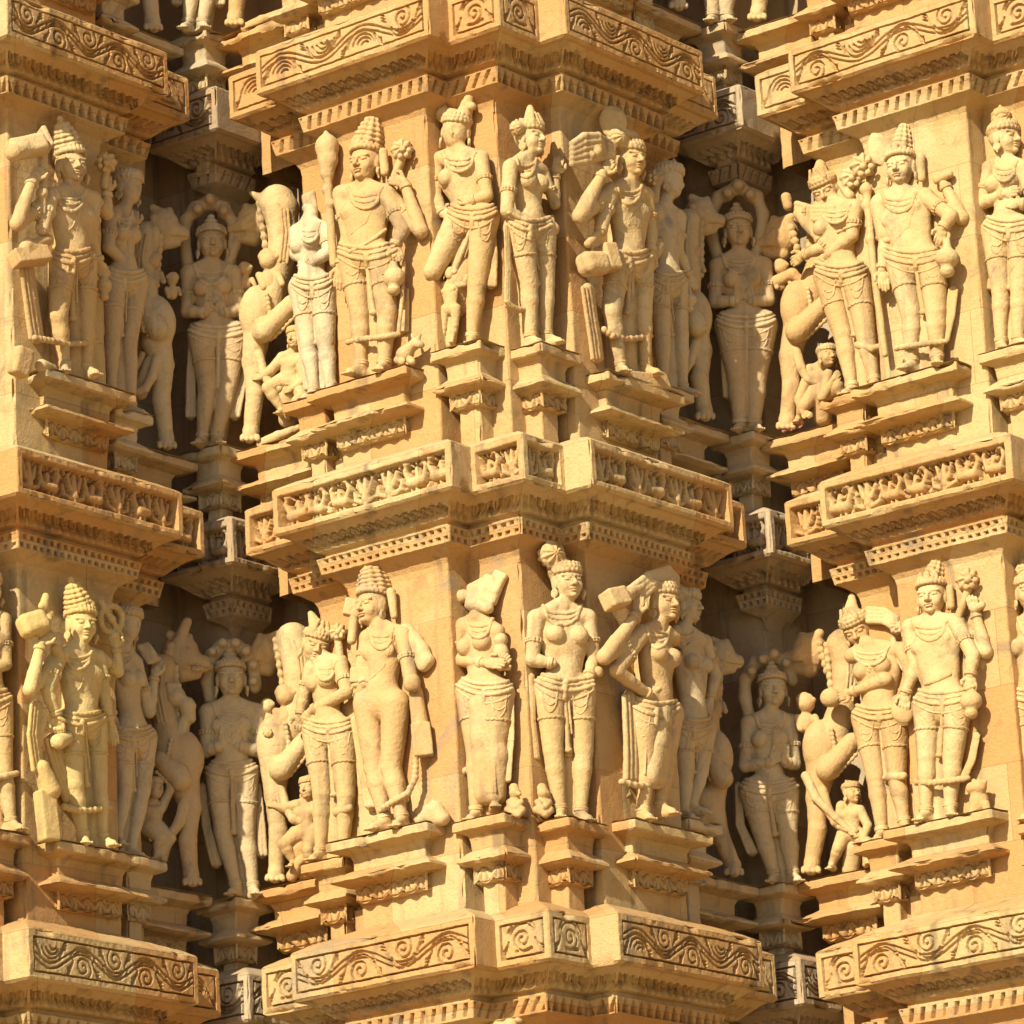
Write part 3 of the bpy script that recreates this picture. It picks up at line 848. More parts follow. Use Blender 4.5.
    def ornaments(s):
        p = s.px; hh = s.H/s.s
        def mix(a, b, t): return (a[0]+(b[0]-a[0])*t, a[1]+(b[1]-a[1])*t)
        if s.jw and not s.back:
            m = mix(p['sl'], p['sr'], .5)
            for q, rr in ((.24, .05), (.40, .04), (.58, .055)):
                pts = []
                for t in np.linspace(-1, 1, 9):
                    pts.append((p['nk'][0]+(p['sr'][0]-p['sl'][0])*.40*t*(1-.15*q), p['nk'][1]+hh*(.05+q*math.sqrt(max(0, 1-t*t))*.95)))
                s.drape('necklace', pts, rr*hh)
            if not s.fem:
                s.drape('sacred_thread', [mix(p['sl'], p['sr'], .80), mix(m, mix(p['pl'], p['pr'], .5), .45), mix(mix(p['sl'], p['pl'], .72), m, .12)], .026*hh)
        if s.dobelt:
            dx, dy = p['pr'][0]-p['pl'][0], p['pr'][1]-p['pl'][1]
            for j, (up_, sag, rr) in enumerate(((-.64, .16, .065), (-.52, .18, .042), (-.40, .22, .062), (-.26, .34, .034))):
                pts = []
                for t in np.linspace(-.45, 1.45, 15):
                    pts.append((p['pl'][0]+dx*t, p['pl'][1]+dy*t+hh*(up_+.22+sag*(1-((t-.5)/.95)**2))))
                s.drape('girdle', pts, rr*hh)
            c = mix(p['pl'], p['pr'], .5)
            s.drape('girdle', [(c[0], c[1]-.05*hh), (c[0], c[1]+.30*hh)], .10*hh, .07*hh)
            for nm, P_, K_, sg in (('thigh_festoon#0', p['pl'], p['kl'], -1), ('thigh_festoon#1', p['pr'], p['kr'], 1)):
                w = abs(p['pr'][0]-p['pl'][0])*.5+.30*hh; q = mix(P_, K_, .06)
                for dp in (.62, .42):
                    s.drape(nm, [(q[0]-sg*w*.15+(t+1)*.5*w*.62*sg*1.0-sg*w*.15, q[1]-.05*hh+dp*hh*math.sqrt(max(0, 1-t*t))) for t in np.linspace(-1, 1, 11)], .026*hh)
            ky = min(p['kl'][1], p['kr'][1]); cx = (p['kl'][0]+p['kr'][0])/2
            tp = s.J((c[0], c[1]+.2*hh, .30*hh)); bt = s.J((cx, ky, .10*hh))
            cl = s.part('sash'); cl.cone(tp, bt, .06*s.H, .085*s.H, .02*s.H); cl.cone(tp+(bt-tp)*.5, bt, .05*s.H, .05*s.H, .02*s.H); cl.ell(bt, (.13*s.H, .10*s.H, .08*s.H), None, .03*s.H); cl.cone(tp+np.array([.10*s.H, 0, 0]), tp*.3+bt*.7+np.array([.13*s.H, 0, 0]), .035*s.H, .03*s.H, .02*s.H)
    def finish(s, order=('body', 'headdress', 'jewellery', 'girdle')):
        if hasattr(s, 'px'): s.ornaments()
        z = s.lowz if s.lowz is not None else float(next(iter(s.P.values())).grid()[1][2])
        s.floor = z
        loc = at(s.bx, 512, s.y0); root = empty(s.name, (float(loc[0]), float(loc[1]), float(z)), s.label, s.cat, s.group)
        bpy.context.view_layer.update()
        for n, c in s.P.items():
            if not any(not o[4] for o in c.ops): continue
            n = n.split('#')[0]; me = c.mesh(n, s.mat)
            if me: add_obj(n, me, root)
            c.G = None
        s.root = root; return root
# ------------------------------------------------------------------ statues
SLOT = dict(mainL=(-.76, .015), cornL=(-.355, .125), cornR=(-.125, .355), mainR=(-.015, .76), backR=(-.15, 1.13), backL=(-1.13, .15), vyR=(-.26, 1.36), vyL=(-1.36, .26), post=(-1.64, .13))
UPG, LOG, NAG, VYG, SMG = 'carved statues of the upper row', 'carved statues of the lower row', 'hooded figures standing in the recesses', 'rearing leogryphs in the recesses', 'small attendant figures at the feet of the statues'
PED = []
FIGS = {}
LW, RW = -37.5, 52.5
def fig(key, label, slot, b, lev, wy, mat, group, cat='statue', name='statue', ped=True):
    f = Figure(name, label, cat, group, SLOT[slot], b, lev, wy, mat); FIGS[key] = f
    f.slotinfo = (slot, b, lev, ped); return f
def done(f):
    f.finish()
    if f.slotinfo[3]: PED.append((f.slotinfo[0], f.slotinfo[1], f.slotinfo[2], f.floor))
def roll(f, pts, r=3.2):             # twisted garland across the shins
    f.ce('garland', pts, r*.8, r*.75)
    for a, b in zip(pts[:-1], pts[1:]):
        m = max(2, int(math.hypot(b[0]-a[0], b[1]-a[1])/(r*1.25)))
        for t in np.linspace(0, 1, m, endpoint=False): f.e('garland', tuple(a[i]+(b[i]-a[i])*t for i in range(3)), r*1.02, k=.5)
def pot(f, x, y, d, r, h):
    f.el('water_pot', (x, y, d), r, r*.9, h*.62); f.ce('water_pot', [(x, y-h*.5, d), (x, y-h*1.0, d)], r*.42, r*.30); f.e('water_pot', (x, y+h*.62, d), r*.55, (x, y+h*.72, d), r*.62)
def lotus(f, x, y, d, r, name='lotus', mat=None):
    f.el(name, (x, y, d), r, r*.75, r, mod=lambda p, q, w: .10*r*f.s*np.cos(8*np.arctan2(w, p)))
    for i in range(7): f.e(name, (x+r*.62*math.cos(i*.9), y+r*.62*math.sin(i*.9), d+r*.55), r*.26)
    f.e(name, (x, y, d+r*.8), r*.3)
def veil(f, pts, r, d=-6, name='veil'):   # pleated cloth hanging flat against the wall
    name = '%s#%d' % (name, len(f.P))
    for o in (-.75, -.25, .25, .75): f.ce(name, [(x+o*r, y, d-abs(o)*1.5) for x, y in pts], r*.33, r*.40, .6)
    for q in (1.2, 2.4, 3.6): f.ce(name, [(x, y, d-q*r*.8) for x, y in pts], r*.85, r*.9, 2)
def fluted(f, name, c, rx, ry, rz, roll=0, yaw=0, n=7):
    f.el(name, c, rx, ry, rz, roll, yaw, mod=lambda p, q, w: .06*min(rx, rz)*f.s*np.cos(n*w*2.2))
# ---- upper row, left bay
f = fig('A1', 'four-armed male deity with a big axe head at his shoulder, upper left', 'mainR', -1, 0, RW, M_FIG, UPG)
f.head((71, 166), 34, 30, 4, -4, 'crown', top=(60, 119))
f.body(34, (71, 189), (52, 196), (92, 199), (62, 262), (84, 262), (58, 318), (86, 318), (65, 366), (87, 369), hd=(71, 166), fyaw=20, thick=1.05, arms=[
    ((51, 196, 3), (43, 226, 5), (42, 231, 8), (36, 236, 10), dict(hand=False)), ((50, 198, -4), (17, 224, 4), (33, 179, 6), (44, 166, 8)),
    ((93, 200, 2), (90, 238, 4), (99, 262, 6), (104, 274, 7)), ((93, 198, -2), (107, 214, -2), (107, 192, 0), (106, 180, 0), dict(r=.85))])
f.bx_('axe', (27, 147, 4), 21, 10, 10, -22, 30, 5); f.e('axe', (14, 153, 4), 9, (22, 150, 5), 9, 5); f.bx_('axe', (44, 141, 5), 3, 12, 12, -22, 30, 2); f.ce('axe', [(44, 150, 6), (42, 222, 8)], 4.2); f.e('axe', (42, 194, 8), 6.5)
f.bx_('club', (30, 257, 4), 21, 9, 8, -22, 40); f.e('club', (26, 248, 4), 7, (48, 240, 6), 6); f.e('club', (28, 242, 5), 5)
lotus(f, 106, 163, 2, 11); f.ce('lotus', [(106, 172, 2), (105, 186, 2)], 4)
pot(f, 104, 286, 6, 8, 14); roll(f, [(35, 338, 2), (52, 341, 9), (68, 344, 9), (84, 343, 8), (98, 341, 5)], 3.4)
veil(f, [(27, 270), (31, 300), (36, 338)], 7); f.bx_('broken_stele', (21, 362, -2), 10, 8, 15, 16, 40, 4); f.e('small_animal', (42, 366, 6), 7, (52, 369, 6), 5)
done(f)
f = fig('A2', 'shaded female statue with a worn head, just right of the axe-bearing deity', 'backR', -1, 0, RW, M_FIGC, UPG)
f.head((128, 188), 31, 55, 0, 4, 'chignon', face=False, bun=((129, 176), 10))
f.body(30, (124, 210), (108, 216), (130, 222), (113, 280), (135, 282), (112, 335), (129, 342), (111, 388), (131, 408), hd=(128, 188), sex='f', fyaw=40, arms=[
    ((110, 218, 4), (108, 247, 8), (135, 273, 6), (142, 285, 6)), ((128, 218, -2), (132, 240, -2), (135, 225, 2), (134, 215, 2), dict(r=.8))])
done(f)
# ---- upper row, middle bay
f = fig('A6', 'bleached pale female statue with a broken-off head, left of the spear bearer', 'backL', 0, 0, LW, M_PALE, UPG)
f.e('body', (311, 211, 0), 7, (309, 224, 0), 8.5); f.e('body', (307, 208, -3), 5, (313, 214, 1), 5); f.bx_('broken_slab', (311, 205, -9), 8, 4, 14, -8, -30, 3)
f.body(31, (309, 222), (297, 232), (326, 230), (302, 288), (323, 287), (309, 345), (326, 343), (314, 392), (331, 386), hd=None, sex='f', arms=[
    ((297, 233, 2), (296, 254, 6), (312, 262, 11), (318, 264, 11), dict(hand=False)), ((326, 231, 2), (329, 252, 6), (311, 263, 12), (301, 264, 13))])
veil(f, [(296, 300), (303, 350), (308, 388)], 4)
done(f)
f = fig('A7', 'four-armed male deity with a domed crown holding a thick spear upright', 'mainL', 0, 0, LW, M_FIG, UPG)
f.head((366, 163), 35, -34, 2, 3, 'crown', top=(374, 113))
f.body(34, (365, 186), (342, 194), (388, 193), (352, 258), (382, 257), (360, 315), (387, 313), (361, 366), (384, 364), hd=(366, 163), thick=1.08, leg=1.06, fyaw=-30, arms=[
    ((341, 195), (348, 236, 3), (340, 266, 8), (339, 290, 10)), ((387, 195, 2), (403, 230, 6), (395, 246, 12), (398, 258, 13)), ((388, 195, -5), (421, 231, -5), (404, 182, 2), (394, 180, 5))])
f.ce('spear', [(334, 264, 4), (327, 172, 4)], 4.3); f.ce('spear', [(327, 174, 4), (328, 160, 4), (327, 146, 4)], 7, 12, k=4); f.e('spear', (327, 148, 4), 11, (326, 133, 4), 2.5, k=4); f.e('spear', (331, 205, 4), 5.5); f.e('spear', (327, 190, 4), 5.5)
lotus(f, 402, 150, 0, 11); f.ce('lotus', [(401, 160, 0), (395, 176, 2)], 4.5); f.ce('hair_braid', [(383, 152, 2), (385, 172, 2)], 4.5)
pot(f, 394, 277, 12, 11, 17); roll(f, [(348, 342, 4), (362, 339, 12), (380, 337, 12), (398, 334, 8)], 3.3); roll(f, [(398, 334, 8), (402, 300, 2), (404, 262, 2)], 2.2)
f.drape('waist_scarf', [(350, 252), (362, 246), (376, 238), (388, 228)], 2.2)
veil(f, [(403, 290), (402, 330)], 6, -10)
done(f)
f = fig('A7b', 'small animal seated at the right foot of the spear bearer', 'mainL', 0, 0, LW, M_FIG, SMG, 'animal statue', 'animal_statue', False)
f.el('body', (405, 354, 2), 9, 8, 8, 0); f.e('body', (408, 350, 3), 6, (416, 343, 4), 5.5, 3); f.e('body', (416, 343, 5), 5.5, (421, 345, 8), 3.5, 2); f.e('body', (413, 337, 4), 2, (412, 334, 4), 1.2); f.e('body', (419, 337, 4), 2, (421, 334, 4), 1.2); f.e('body', (398, 360, 6), 4, (402, 362, 9), 3.5); f.e('body', (410, 360, 6), 4, (412, 362, 9), 3.5)
done(f)
f = fig('A8', 'female statue raising a bent leg above a small child figure, upper row', 'cornL', 0, 0, LW, M_FIG, UPG)
f.head((456, 131), 32, -14, 10, 10, 'chignon', face=False, bun=((443, 113), 9))
f.ce('headdress', [(465, 112), (470, 97)], 8, 5); f.e('headdress', (466, 104, 3), 5); f.e('headdress', (472, 106, 3), 4.5)
f.body(31, (459, 151), (437, 160), (481, 158), (460, 218), (485, 218), (433, 272, 16), (477, 284), (440, 268, -30), (472, 338), hd=(456, 131), sex='f', hem=False, leg=1.08, arms=[
    ((437, 161), (436, 197, 2), (443, 214, 8), (452, 212, 12), dict(thumb=-1)), ((481, 159, 2), (487, 196, 6), (471, 201, 14), (462, 196, 16), dict(thumb=-1))])
f.lowz = float(f.J((472, 338))[2]-.34*f.H)
veil(f, [(490, 225), (492, 255), (491, 285)], 5.5, -8)
done(f)
f = fig('A8b', 'small child figure holding a round bundle under the raised leg of a female statue', 'cornL', 0, 0, LW, M_FIG, SMG, 'statue', 'child_statue', False)
f.head((450, 273, 2), 13, 0, -10, 0, 'none', face=False)
f.body(13, (450, 282), (442, 285), (459, 284), (446, 309), (456, 309), (444, 324), (455, 326), (443, 338), (452, 340), hd=(450, 273), jewel=False, hem=False, belt=False, arms=[((442, 286), (436, 294, 4), (435, 302, 6), (432, 306, 6), dict(hand=False, r=1.1)), ((459, 285), (465, 284, 4), (467, 276, 6), (467, 272, 6), dict(hand=False, r=1.1))])
f.e('bundle', (434, 303, 6), 8); f.e('bundle', (436, 296, 9), 3)
done(f)
f = fig('A9', 'upper female statue turned right with a pot at her waist, by the middle corner', 'cornR', 0, 0, 46, M_FIG, UPG)
f.head((530, 139), 31, 52, 3, -3, 'tiara', top=(530, 108), bun=((517, 128), 8))
f.body(31, (526, 157), (512, 166), (539, 170), (519, 228), (541, 230), (528, 284), (545, 284), (531, 338), (546, 336), hd=(530, 139), sex='f', fyaw=45, leg=1.12, arms=[
    ((510, 167, 4), (507, 211, 4), (531, 226, 13), (546, 229, 15), dict(thumb=-1)), ((543, 172, 2), (555, 204, 4), (556, 174, 6), (560, 156, 6), dict(r=.8))])
pot(f, 552, 229, 10, 8, 12); veil(f, [(507, 226), (508, 270), (508, 306)], 3.2, 0); veil(f, [(507, 302), (512, 307), (519, 310), (525, 309)], 3, 2)
done(f)
f = fig('A10', 'male deity with a raised fist by his ear and a thick club, upper row', 'mainR', 0, 0, RW, M_FIG, UPG)
f.head((630, 160), 33, 40, 2, 0, 'chignon', bun=((617, 138), 11))
f.el('halo', (613, 122, -6), 14, 5, 18, -8)
f.body(33, (629, 183), (611, 191), (645, 195), (617, 262), (641, 263), (612, 312), (643, 312), (620, 366), (645, 368), hd=(630, 160), fyaw=30, thick=1.05, arms=[
    ((610, 192, 3), (602, 224, 6), (601, 232, 10), (600, 238, 12), dict(hand=False)), ((610, 192, -3), (580, 216, 5), (602, 174, 10), (613, 160, 12), dict(r=1.15)),
    ((646, 197, 0), (650, 232, 0), (650, 252, 4), (652, 264, 4))])
[f.ce('lotus_bud', [(612, 146+3*i, 3), (598, 136+5.5*i, 6), (584, 136+6.5*i, 5), (572, 144+5*i, 2)], 4.2, 3.4, 1.2) for i in range(5)]; f.e('lotus_bud', (597, 152, 9), 6); f.e('lotus_bud', (592, 155, 10), 4)
f.bx_('club', (593, 264, 4), 17, 11, 12, -14, 40, 8); f.bx_('club', (607, 259, 6), 9, 12, 14, -10, 40, 3); f.bx_('club', (607, 259, 14), 3, 6, 12, -10, 40, 2); f.e('club', (588, 244, 6), 4, (600, 232, 8), 4)
f.ce('hair_knot', [(622, 134, 2), (634, 138, 4)], 7, 6)
roll(f, [(604, 330, 2), (612, 336, 8), (630, 339, 9), (651, 336, 5)], 3.6)
veil(f, [(587, 288), (592, 322), (597, 358)], 6, -2)
lotus(f, 655, 178, 2, 9); f.ce('lotus', [(656, 188, 2), (654, 200, 2)], 5)
f.bx_('plinth_block', (640, 384, 2), 36, 12, 9, -14, 50, 3)
f.lowz -= .012
done(f)
f = fig('A11', 'shaded statue seen from behind, a pot in her hand, beside the club bearer', 'backR', 0, 0, RW, M_FIGC, UPG)
f.head((669, 181), 31, 80, 0, 6, 'chignon', face=False, bun=((672, 170), 11))
f.body(30, (664, 205), (655, 214), (678, 217), (658, 282), (676, 284), (662, 335), (680, 335), (663, 382), (683, 388), hd=(669, 181), back=True, fyaw=40, belt=True, arms=[
    ((679, 219), (677, 250, 2), (689, 276, 5), (694, 288, 5)), ((655, 215, -6), (652, 240, -6), (648, 254, -2), (646, 262, -2), dict(r=.9))])
pot(f, 689, 300, 4, 8, 11); f.e('veil', (656, 246, 2), 9, (650, 262, 0), 6)
done(f)
# ---- upper row, right bay
f = fig('A15', 'female statue bowing her head with arms reaching left, upper right', 'backL', 1, 0, LW, M_FIG, UPG)
f.head((826, 190), 30, -28, 22, -12, 'tiara', top=(821, 156))
f.body(31, (835, 203), (815, 212), (856, 207), (828, 276), (855, 275), (843, 335), (866, 338), (852, 388), (874, 381), hd=(826, 190), sex='f', fyaw=-20, thick=1.0, leg=1.08, arms=[
    ((856, 208, 3), (852, 236, 9), (827, 256, 14), (816, 266, 14), dict(thumb=-1)), ((815, 213, 3), (800, 214, 8), (822, 242, 10), (826, 250, 10), dict(hand=False)),
    ((830, 240, 6), (822, 248, 8), (803, 255, 10), (793, 262, 10))])
[f.ce('shawl', [(797, 204+5*i, 6), (812, 208+4*i, 9), (834, 207+4*i, 10)], 3.4, 3, 1.2) for i in range(4)]; f.drape('shawl', [(838, 232), (852, 226), (860, 225)], 1.8)
lotus(f, 852, 178, 0, 12); f.ce('lotus', [(842, 184, 2), (850, 196, 2)], 5); f.e('lotus', (862, 166, 0), 8, (866, 156, 0), 5)
f.ce('thigh_scarf', [(858, 345, 8), (872, 349, 8), (880, 346, 4)], 4, 3)
done(f)
f = fig('A16', 'male deity with a narrow crown beside a long staff, upper right', 'mainL', 1, 0, LW, M_FIG, UPG)
f.head((901, 168), 33, -26, 2, 0, 'crown', top=(905, 120), tall=.55)
f.el('halo', (885, 146, -8), 18, 5, 22, 10)
f.body(33, (899, 191), (880, 202), (926, 196), (900, 262), (932, 261), (911, 314), (936, 312), (912, 362), (937, 358), hd=(901, 168), thick=1.12, leg=1.08, fyaw=-20, arms=[
    ((879, 204), (886, 240, 3), (882, 270, 8), (885, 291, 10)), ((926, 198, 2), (951, 216, 6), (943, 228, 11), (940, 238, 12)), ((926, 198, -6), (962, 218, -8), (944, 184, -2), (942, 176, 0), dict(hand=False))])
f.ce('sleeve', [(879, 206, 0), (886, 236, 2)], 9.5, 9.5); f.ce('sleeve', [(878, 238, 4), (886, 241, 9), (894, 238, 6)], 2.6, 2.6)
f.ce('staff', [(866, 186, 4), (874, 270, 4), (885, 354, 2)], 4.2, 3.4); lotus(f, 863, 166, 4, 13); f.e('staff', (866, 190, 4), 6.5); f.e('staff', (866, 206, 4), 5.5); f.e('staff', (870, 240, 4), 5)
f.e('broken_hand', (938, 180, 0), 5, (950, 174, 0), 4); f.ce('hair_braid', [(921, 156, 2), (922, 178, 2)], 4)
pot(f, 947, 258, 12, 12, 17); roll(f, [(897, 348, 4), (908, 346, 12), (925, 344, 12), (946, 341, 8)], 3.4); veil(f, [(953, 290), (950, 315), (944, 340)], 5, -6)
f.el('veil', (953, 205, -14), 9, 5, 24, 18)
done(f)
f = fig('A17', 'female statue in profile with folded forearms at the right edge, in the upper row', 'cornL', 1, 0, LW, M_FIG, UPG)
f.head((1005, 139), 32, 45, 2, -2, 'chignon', bun=((1001, 117), 11))
f.body(32, (1004, 160), (990, 168), (1024, 168), (996, 230), (1022, 230), (1001, 290), (1020, 288), (1001, 343), (1018, 340), hd=(1005, 139), sex='f', fyaw=15, leg=1.06, arms=[
    ((990, 169, 3), (983, 203, 4), (1005, 194, 14), (1018, 190, 16), dict(thumb=-1)), ((1024, 170), (1034, 204, 4), (1020, 204, 12), (1008, 203, 14))])
f.bx_('broken_bracket', (995, 286, 0), 8, 6, 6, 10); veil(f, [(989, 228), (991, 275)], 4, -2)
done(f)
# ---- lower row, left bay
f = fig('B0', 'statue cropped by the left edge, only a bent arm and a leg showing', 'cornR', -1, -1, 28, M_FIG, LOG)
f.head((-13, 590), 32, 30, 0, 0, 'chignon', bun=((-18, 570), 10))
f.body(32, (-13, 611), (-30, 620), (3, 620), (-25, 700), (0, 702), (-20, 765), (4, 772), (-22, 822), (11, 822), hd=(-13, 590), fyaw=30, arms=[
    ((3, 622, 3), (5, 664, 6), (-14, 672, 12), (-24, 672, 12), dict(thumb=-1)), ((-30, 622), (-36, 660), (-24, 680, 10), (-14, 684, 10))])
f.ce('scarf', [(-10, 778, 8), (6, 776, 10), (17, 773, 8)], 4, 3)
done(f)
f = fig('B1', 'yellow-tinted four-armed deity with a conical crown, left end of the lower row', 'mainR', -1, -1, RW, M_YEL, LOG)
f.head((81, 625), 33, 32, 4, 0, 'crown', top=(71, 580))
f.body(33, (78, 648), (60, 656), (98, 658), (70, 724), (94, 724), (74, 785), (98, 785), (83, 836), (103, 838), hd=(81, 625), fyaw=30, thick=1.05, arms=[
    ((59, 657, 3), (47, 690, 6), (57, 716, 10), (60, 731, 11)), ((58, 657, -3), (30, 690, 5), (41, 644, 10), (52, 630, 12)),
    ((99, 660, 2), (103, 694, 4), (110, 722, 7), (114, 746, 8)), ((99, 658, -4), (118, 672, -2), (116, 648, 2), (114, 640, 4), dict(r=.85))])
f.bx_('axe', (33, 624, 3), 16, 10, 12, -24, 30, 7); f.ce('axe', [(42, 606, 6), (50, 614, 8), (47, 628, 9), (40, 634, 9)], 4, 3.6); f.ce('axe', [(46, 597, 6), (44, 606, 6)], 4, 5); f.e('axe', (55, 648, 10), 5, (60, 656, 10), 6)
f.e('bowl', (58, 742, 10), 8, (66, 738, 10), 7, 2)
f.s and f.ce('wheel', [(111+11*math.cos(t), 619+13*math.sin(t), 2) for t in np.linspace(0, 6.283, 17)], 3.2); f.e('wheel', (111, 619, 3), 5); f.e('wheel', (101, 603, 2), 4, (121, 636, 2), 3)
roll(f, [(64, 807, 4), (78, 811, 10), (94, 810, 10), (110, 807, 6)], 3.8)
veil(f, [(36, 705), (33, 735), (38, 770)], 6, 0); veil(f, [(52, 740), (62, 775), (72, 800)], 8, -4)
f.ce('long_scarf', [(42, 768, 2), (50, 790, 4)], 8, 11, 4); f.bx_('long_scarf', (47, 816, 2), 10, 8, 26, -4, 40, 3)
done(f)
f = fig('B2', 'shaded female statue holding up a mirror, beside the yellow-tinted deity', 'backR', -1, -1, RW, M_FIGC, LOG)
f.head((127, 624), 31, 60, 6, 4, 'chignon', bun=((130, 614), 11), face=False)
f.body(30, (124, 646), (110, 655), (134, 662), (121, 738), (144, 738), (124, 790), (142, 792), (117, 838), (131, 850), hd=(127, 624), sex='f', fyaw=40, arms=[
    ((136, 664, 2), (149, 712, 6), (154, 676, 8), (159, 656, 8)), ((110, 656, 0), (108, 690, 2), (112, 716, 4), (114, 728, 4))])
f.bx_('mirror', (148, 653, 8), 9, 3, 12, -32, 40, 3)
done(f)
# ---- lower row, middle bay
f = fig('B6', 'female statue with tilted head and crossed arm, left of the tall-crowned male', 'backL', 0, -1, LW, M_FIG, LOG)
f.head((316, 645), 31, 15, 14, 14, 'tiara', top=(311, 614))
f.body(31, (325, 660), (312, 668), (340, 662), (316, 732), (342, 731), (322, 795), (346, 796), (320, 852), (343, 850), hd=(316, 645), sex='f', fyaw=-15, leg=1.06, arms=[
    ((340, 664, 3), (347, 692, 8), (311, 711, 14), (302, 724, 15), dict(thumb=-1)), ((312, 670, 0), (304, 696, 0), (300, 715, 4), (299, 724, 4))])
lotus(f, 338, 632, 4, 9); f.ce('lotus', [(338, 640, 3), (340, 656, 3)], 4); f.ce('calf_ornament', [(337, 812, 8), (350, 808, 7)], 5, 4)
done(f)
f = fig('B7', 'tall-crowned male statue looking left, with a fan-shaped shield behind his arm stump', 'mainL', 0, -1, LW, M_FIG, LOG)
f.head((373, 606), 35, -48, 0, 2, 'crown', top=(371, 559), tall=1.2)
f.body(34, (381, 627), (368, 638), (402, 634), (368, 704), (396, 704), (374, 768), (391, 768), (385, 820), (402, 818), hd=(373, 606), fyaw=-35, thick=1.0, leg=1.08, belt=False, hem=False, arms=[
    ((403, 635, 4), (410, 676, 8), (411, 684, 8), (411, 690, 8), dict(hand=False)), ((368, 640, 0), (362, 668, 6), (364, 684, 12), (360, 692, 12))])
f.el('stump', (412, 683, 10), 9, 8, 10)
for i, (x, y, r) in enumerate(((414, 640, 10), (422, 650, 10), (428, 660, 9), (424, 666, 8), (415, 664, 9))): f.e('shield', (406, 634, -4), 8, (x, y, -6), r*.8, 5)
f.ce('blade', [(416, 692, -4), (420, 725, -4)], 7, 9, 4); f.bx_('blade', (422, 740, -3), 10, 6, 17, -4)
f.ce('axe', [(352, 640, 4), (354, 616, 4)], 5, 5); f.bx_('axe', (353, 608, 4), 9, 6, 9, 15); f.bx_('book', (362, 676, 10), 11, 7, 8, 6, -20)
roll(f, [(416, 752, 2), (415, 778, 4), (408, 793, 8), (392, 802, 12), (380, 811, 10)], 3.6); f.ce('hair_braid', [(391, 592, 0), (394, 616, -2)], 5, 3.5)
veil(f, [(358, 720), (366, 770), (372, 805)], 7, -8); veil(f, [(392, 760), (400, 800)], 8, -10)
done(f)
f = fig('B7b', 'small lion head crouching at the right foot of the tall-crowned male', 'mainL', 0, -1, LW, M_FIG, SMG, 'animal statue', 'animal_statue', False)
f.el('body', (433, 818, 0), 10, 9, 9, 20); f.e('body', (430, 812, 4), 8, (424, 818, 8), 5.5, 3); f.e('body', (420, 820, 10), 4); f.e('body', (432, 803, 3), 2.4, (433, 800, 3), 1.4); f.e('body', (436, 808, 2), 7, (442, 818, -2), 8, 4); f.e('body', (420, 826, 8), 3.5, (416, 828, 10), 3)
done(f)
f = fig('B8', 'broken female statue whose head is only a jagged slab, lower row', 'cornL', 0, -1, LW, M_FIG, LOG)
f.e('body', (480, 606, 0), 10, (479, 616, 0), 9)
f.body(32, (479, 617), (461, 626), (497, 632), (470, 692), (499, 694), (476, 748), (496, 748), (476, 812), (494, 800, -10), hd=None, sex='f', leg=1.12, fyaw=-10, belt=True, arms=[
    ((460, 628, 3), (455, 660, 6), (484, 663, 14), (505, 664, 16), dict(thumb=-1)), ((497, 634, 0), (502, 660, 0), (500, 668, 6), (505, 660, 8), dict(r=.8))])
f.lowz = float(f.J((476, 812))[2]-.34*f.H)
f.bx_('jagged_slab', (480, 597, -2), 15, 6, 13, 8, -20, 4); f.bx_('jagged_slab', (490, 590, -4), 12, 5, 15, 24, -20, 4); f.bx_('jagged_slab', (496, 583, -6), 8, 4, 13, 32, -20, 3); f.e('jagged_slab', (474, 604, 6), 8, (488, 608, 6), 6, 5); f.bx_('jagged_slab', (478, 586, -2), 9, 6, 5, -20, -20, 2); f.e('jagged_slab', (457, 598, 0), 8, (463, 596, 0), 7)
f.ce('skirt', [(485, 706, 1), (485, 740, 0), (485, 794, -4)], 17, 12, 6); f.ce('skirt', [(494, 716, 2), (498, 756, -1), (497, 796, -5)], 11, 9, 5); [f.ce('skirt', [(480+4*i, 712, 15-abs(i-1.5)), (484+3*i, 750, 13-abs(i-1.5)), (487+3*i, 792, 7)], 1.1, 1.1, 1.5) for i in range(4)]; f.e('child', (501, 640, 8), 7); f.el('child', (501, 652, 7), 8, 7, 9)
veil(f, [(511, 700), (511, 740), (508, 780)], 3, -6); f.e('calf_ornament', (464, 772, 4), 4, (470, 768, 6), 3)
done(f)
f = fig('B9', 'frontal female statue with a large rolled hair bun, centre of the lower row', 'cornR', 0, -1, 22, M_FIG, LOG)
f.head((567, 582), 34, 26, 3, -4, 'chignon', bun=((551, 555), 14))
f.body(33, (562, 604), (536, 618), (588, 618), (550, 688), (580, 690), (553, 750), (583, 750), (560, 810), (581, 813), hd=(567, 582), sex='f', thick=1.05, fyaw=15, leg=1.08, arms=[
    ((536, 619, 2), (532, 660, 5), (553, 663, 14), (559, 664, 15), dict(hand=False)), ((588, 619, 0), (594, 660, 2), (589, 676, 12), (588, 688, 14))])
f.e('flower', (598, 672, 10), 6); f.e('flower#1', (584, 690, 14), 4, (590, 696, 12), 3); f.e('flower#2', (566, 682, 14), 5)
veil(f, [(531, 676), (532, 720), (536, 758)], 3.6, -2); veil(f, [(566, 700), (567, 730), (568, 755)], 4, 0, 'sash_end')
done(f)
f = fig('B10', 'statue in a knee-length skirt with a palm raised to its ear', 'mainR', 0, -1, RW, M_FIG, LOG)
f.head((662, 603), 35, 46, 3, -4, 'chignon')
[f.ce('headdress', [(630+3*i, 589+4*i, 3+i), (648+2*i, 575+4*i, 5+i), (668+i, 568+4*i, 7+i), (677, 577+3*i, 7+i)], 3.6, 3, 1.5) for i in range(4)]; [f.e('headdress', (655+5*i, 584-abs(i-2), 13), 3.2) for i in range(5)]
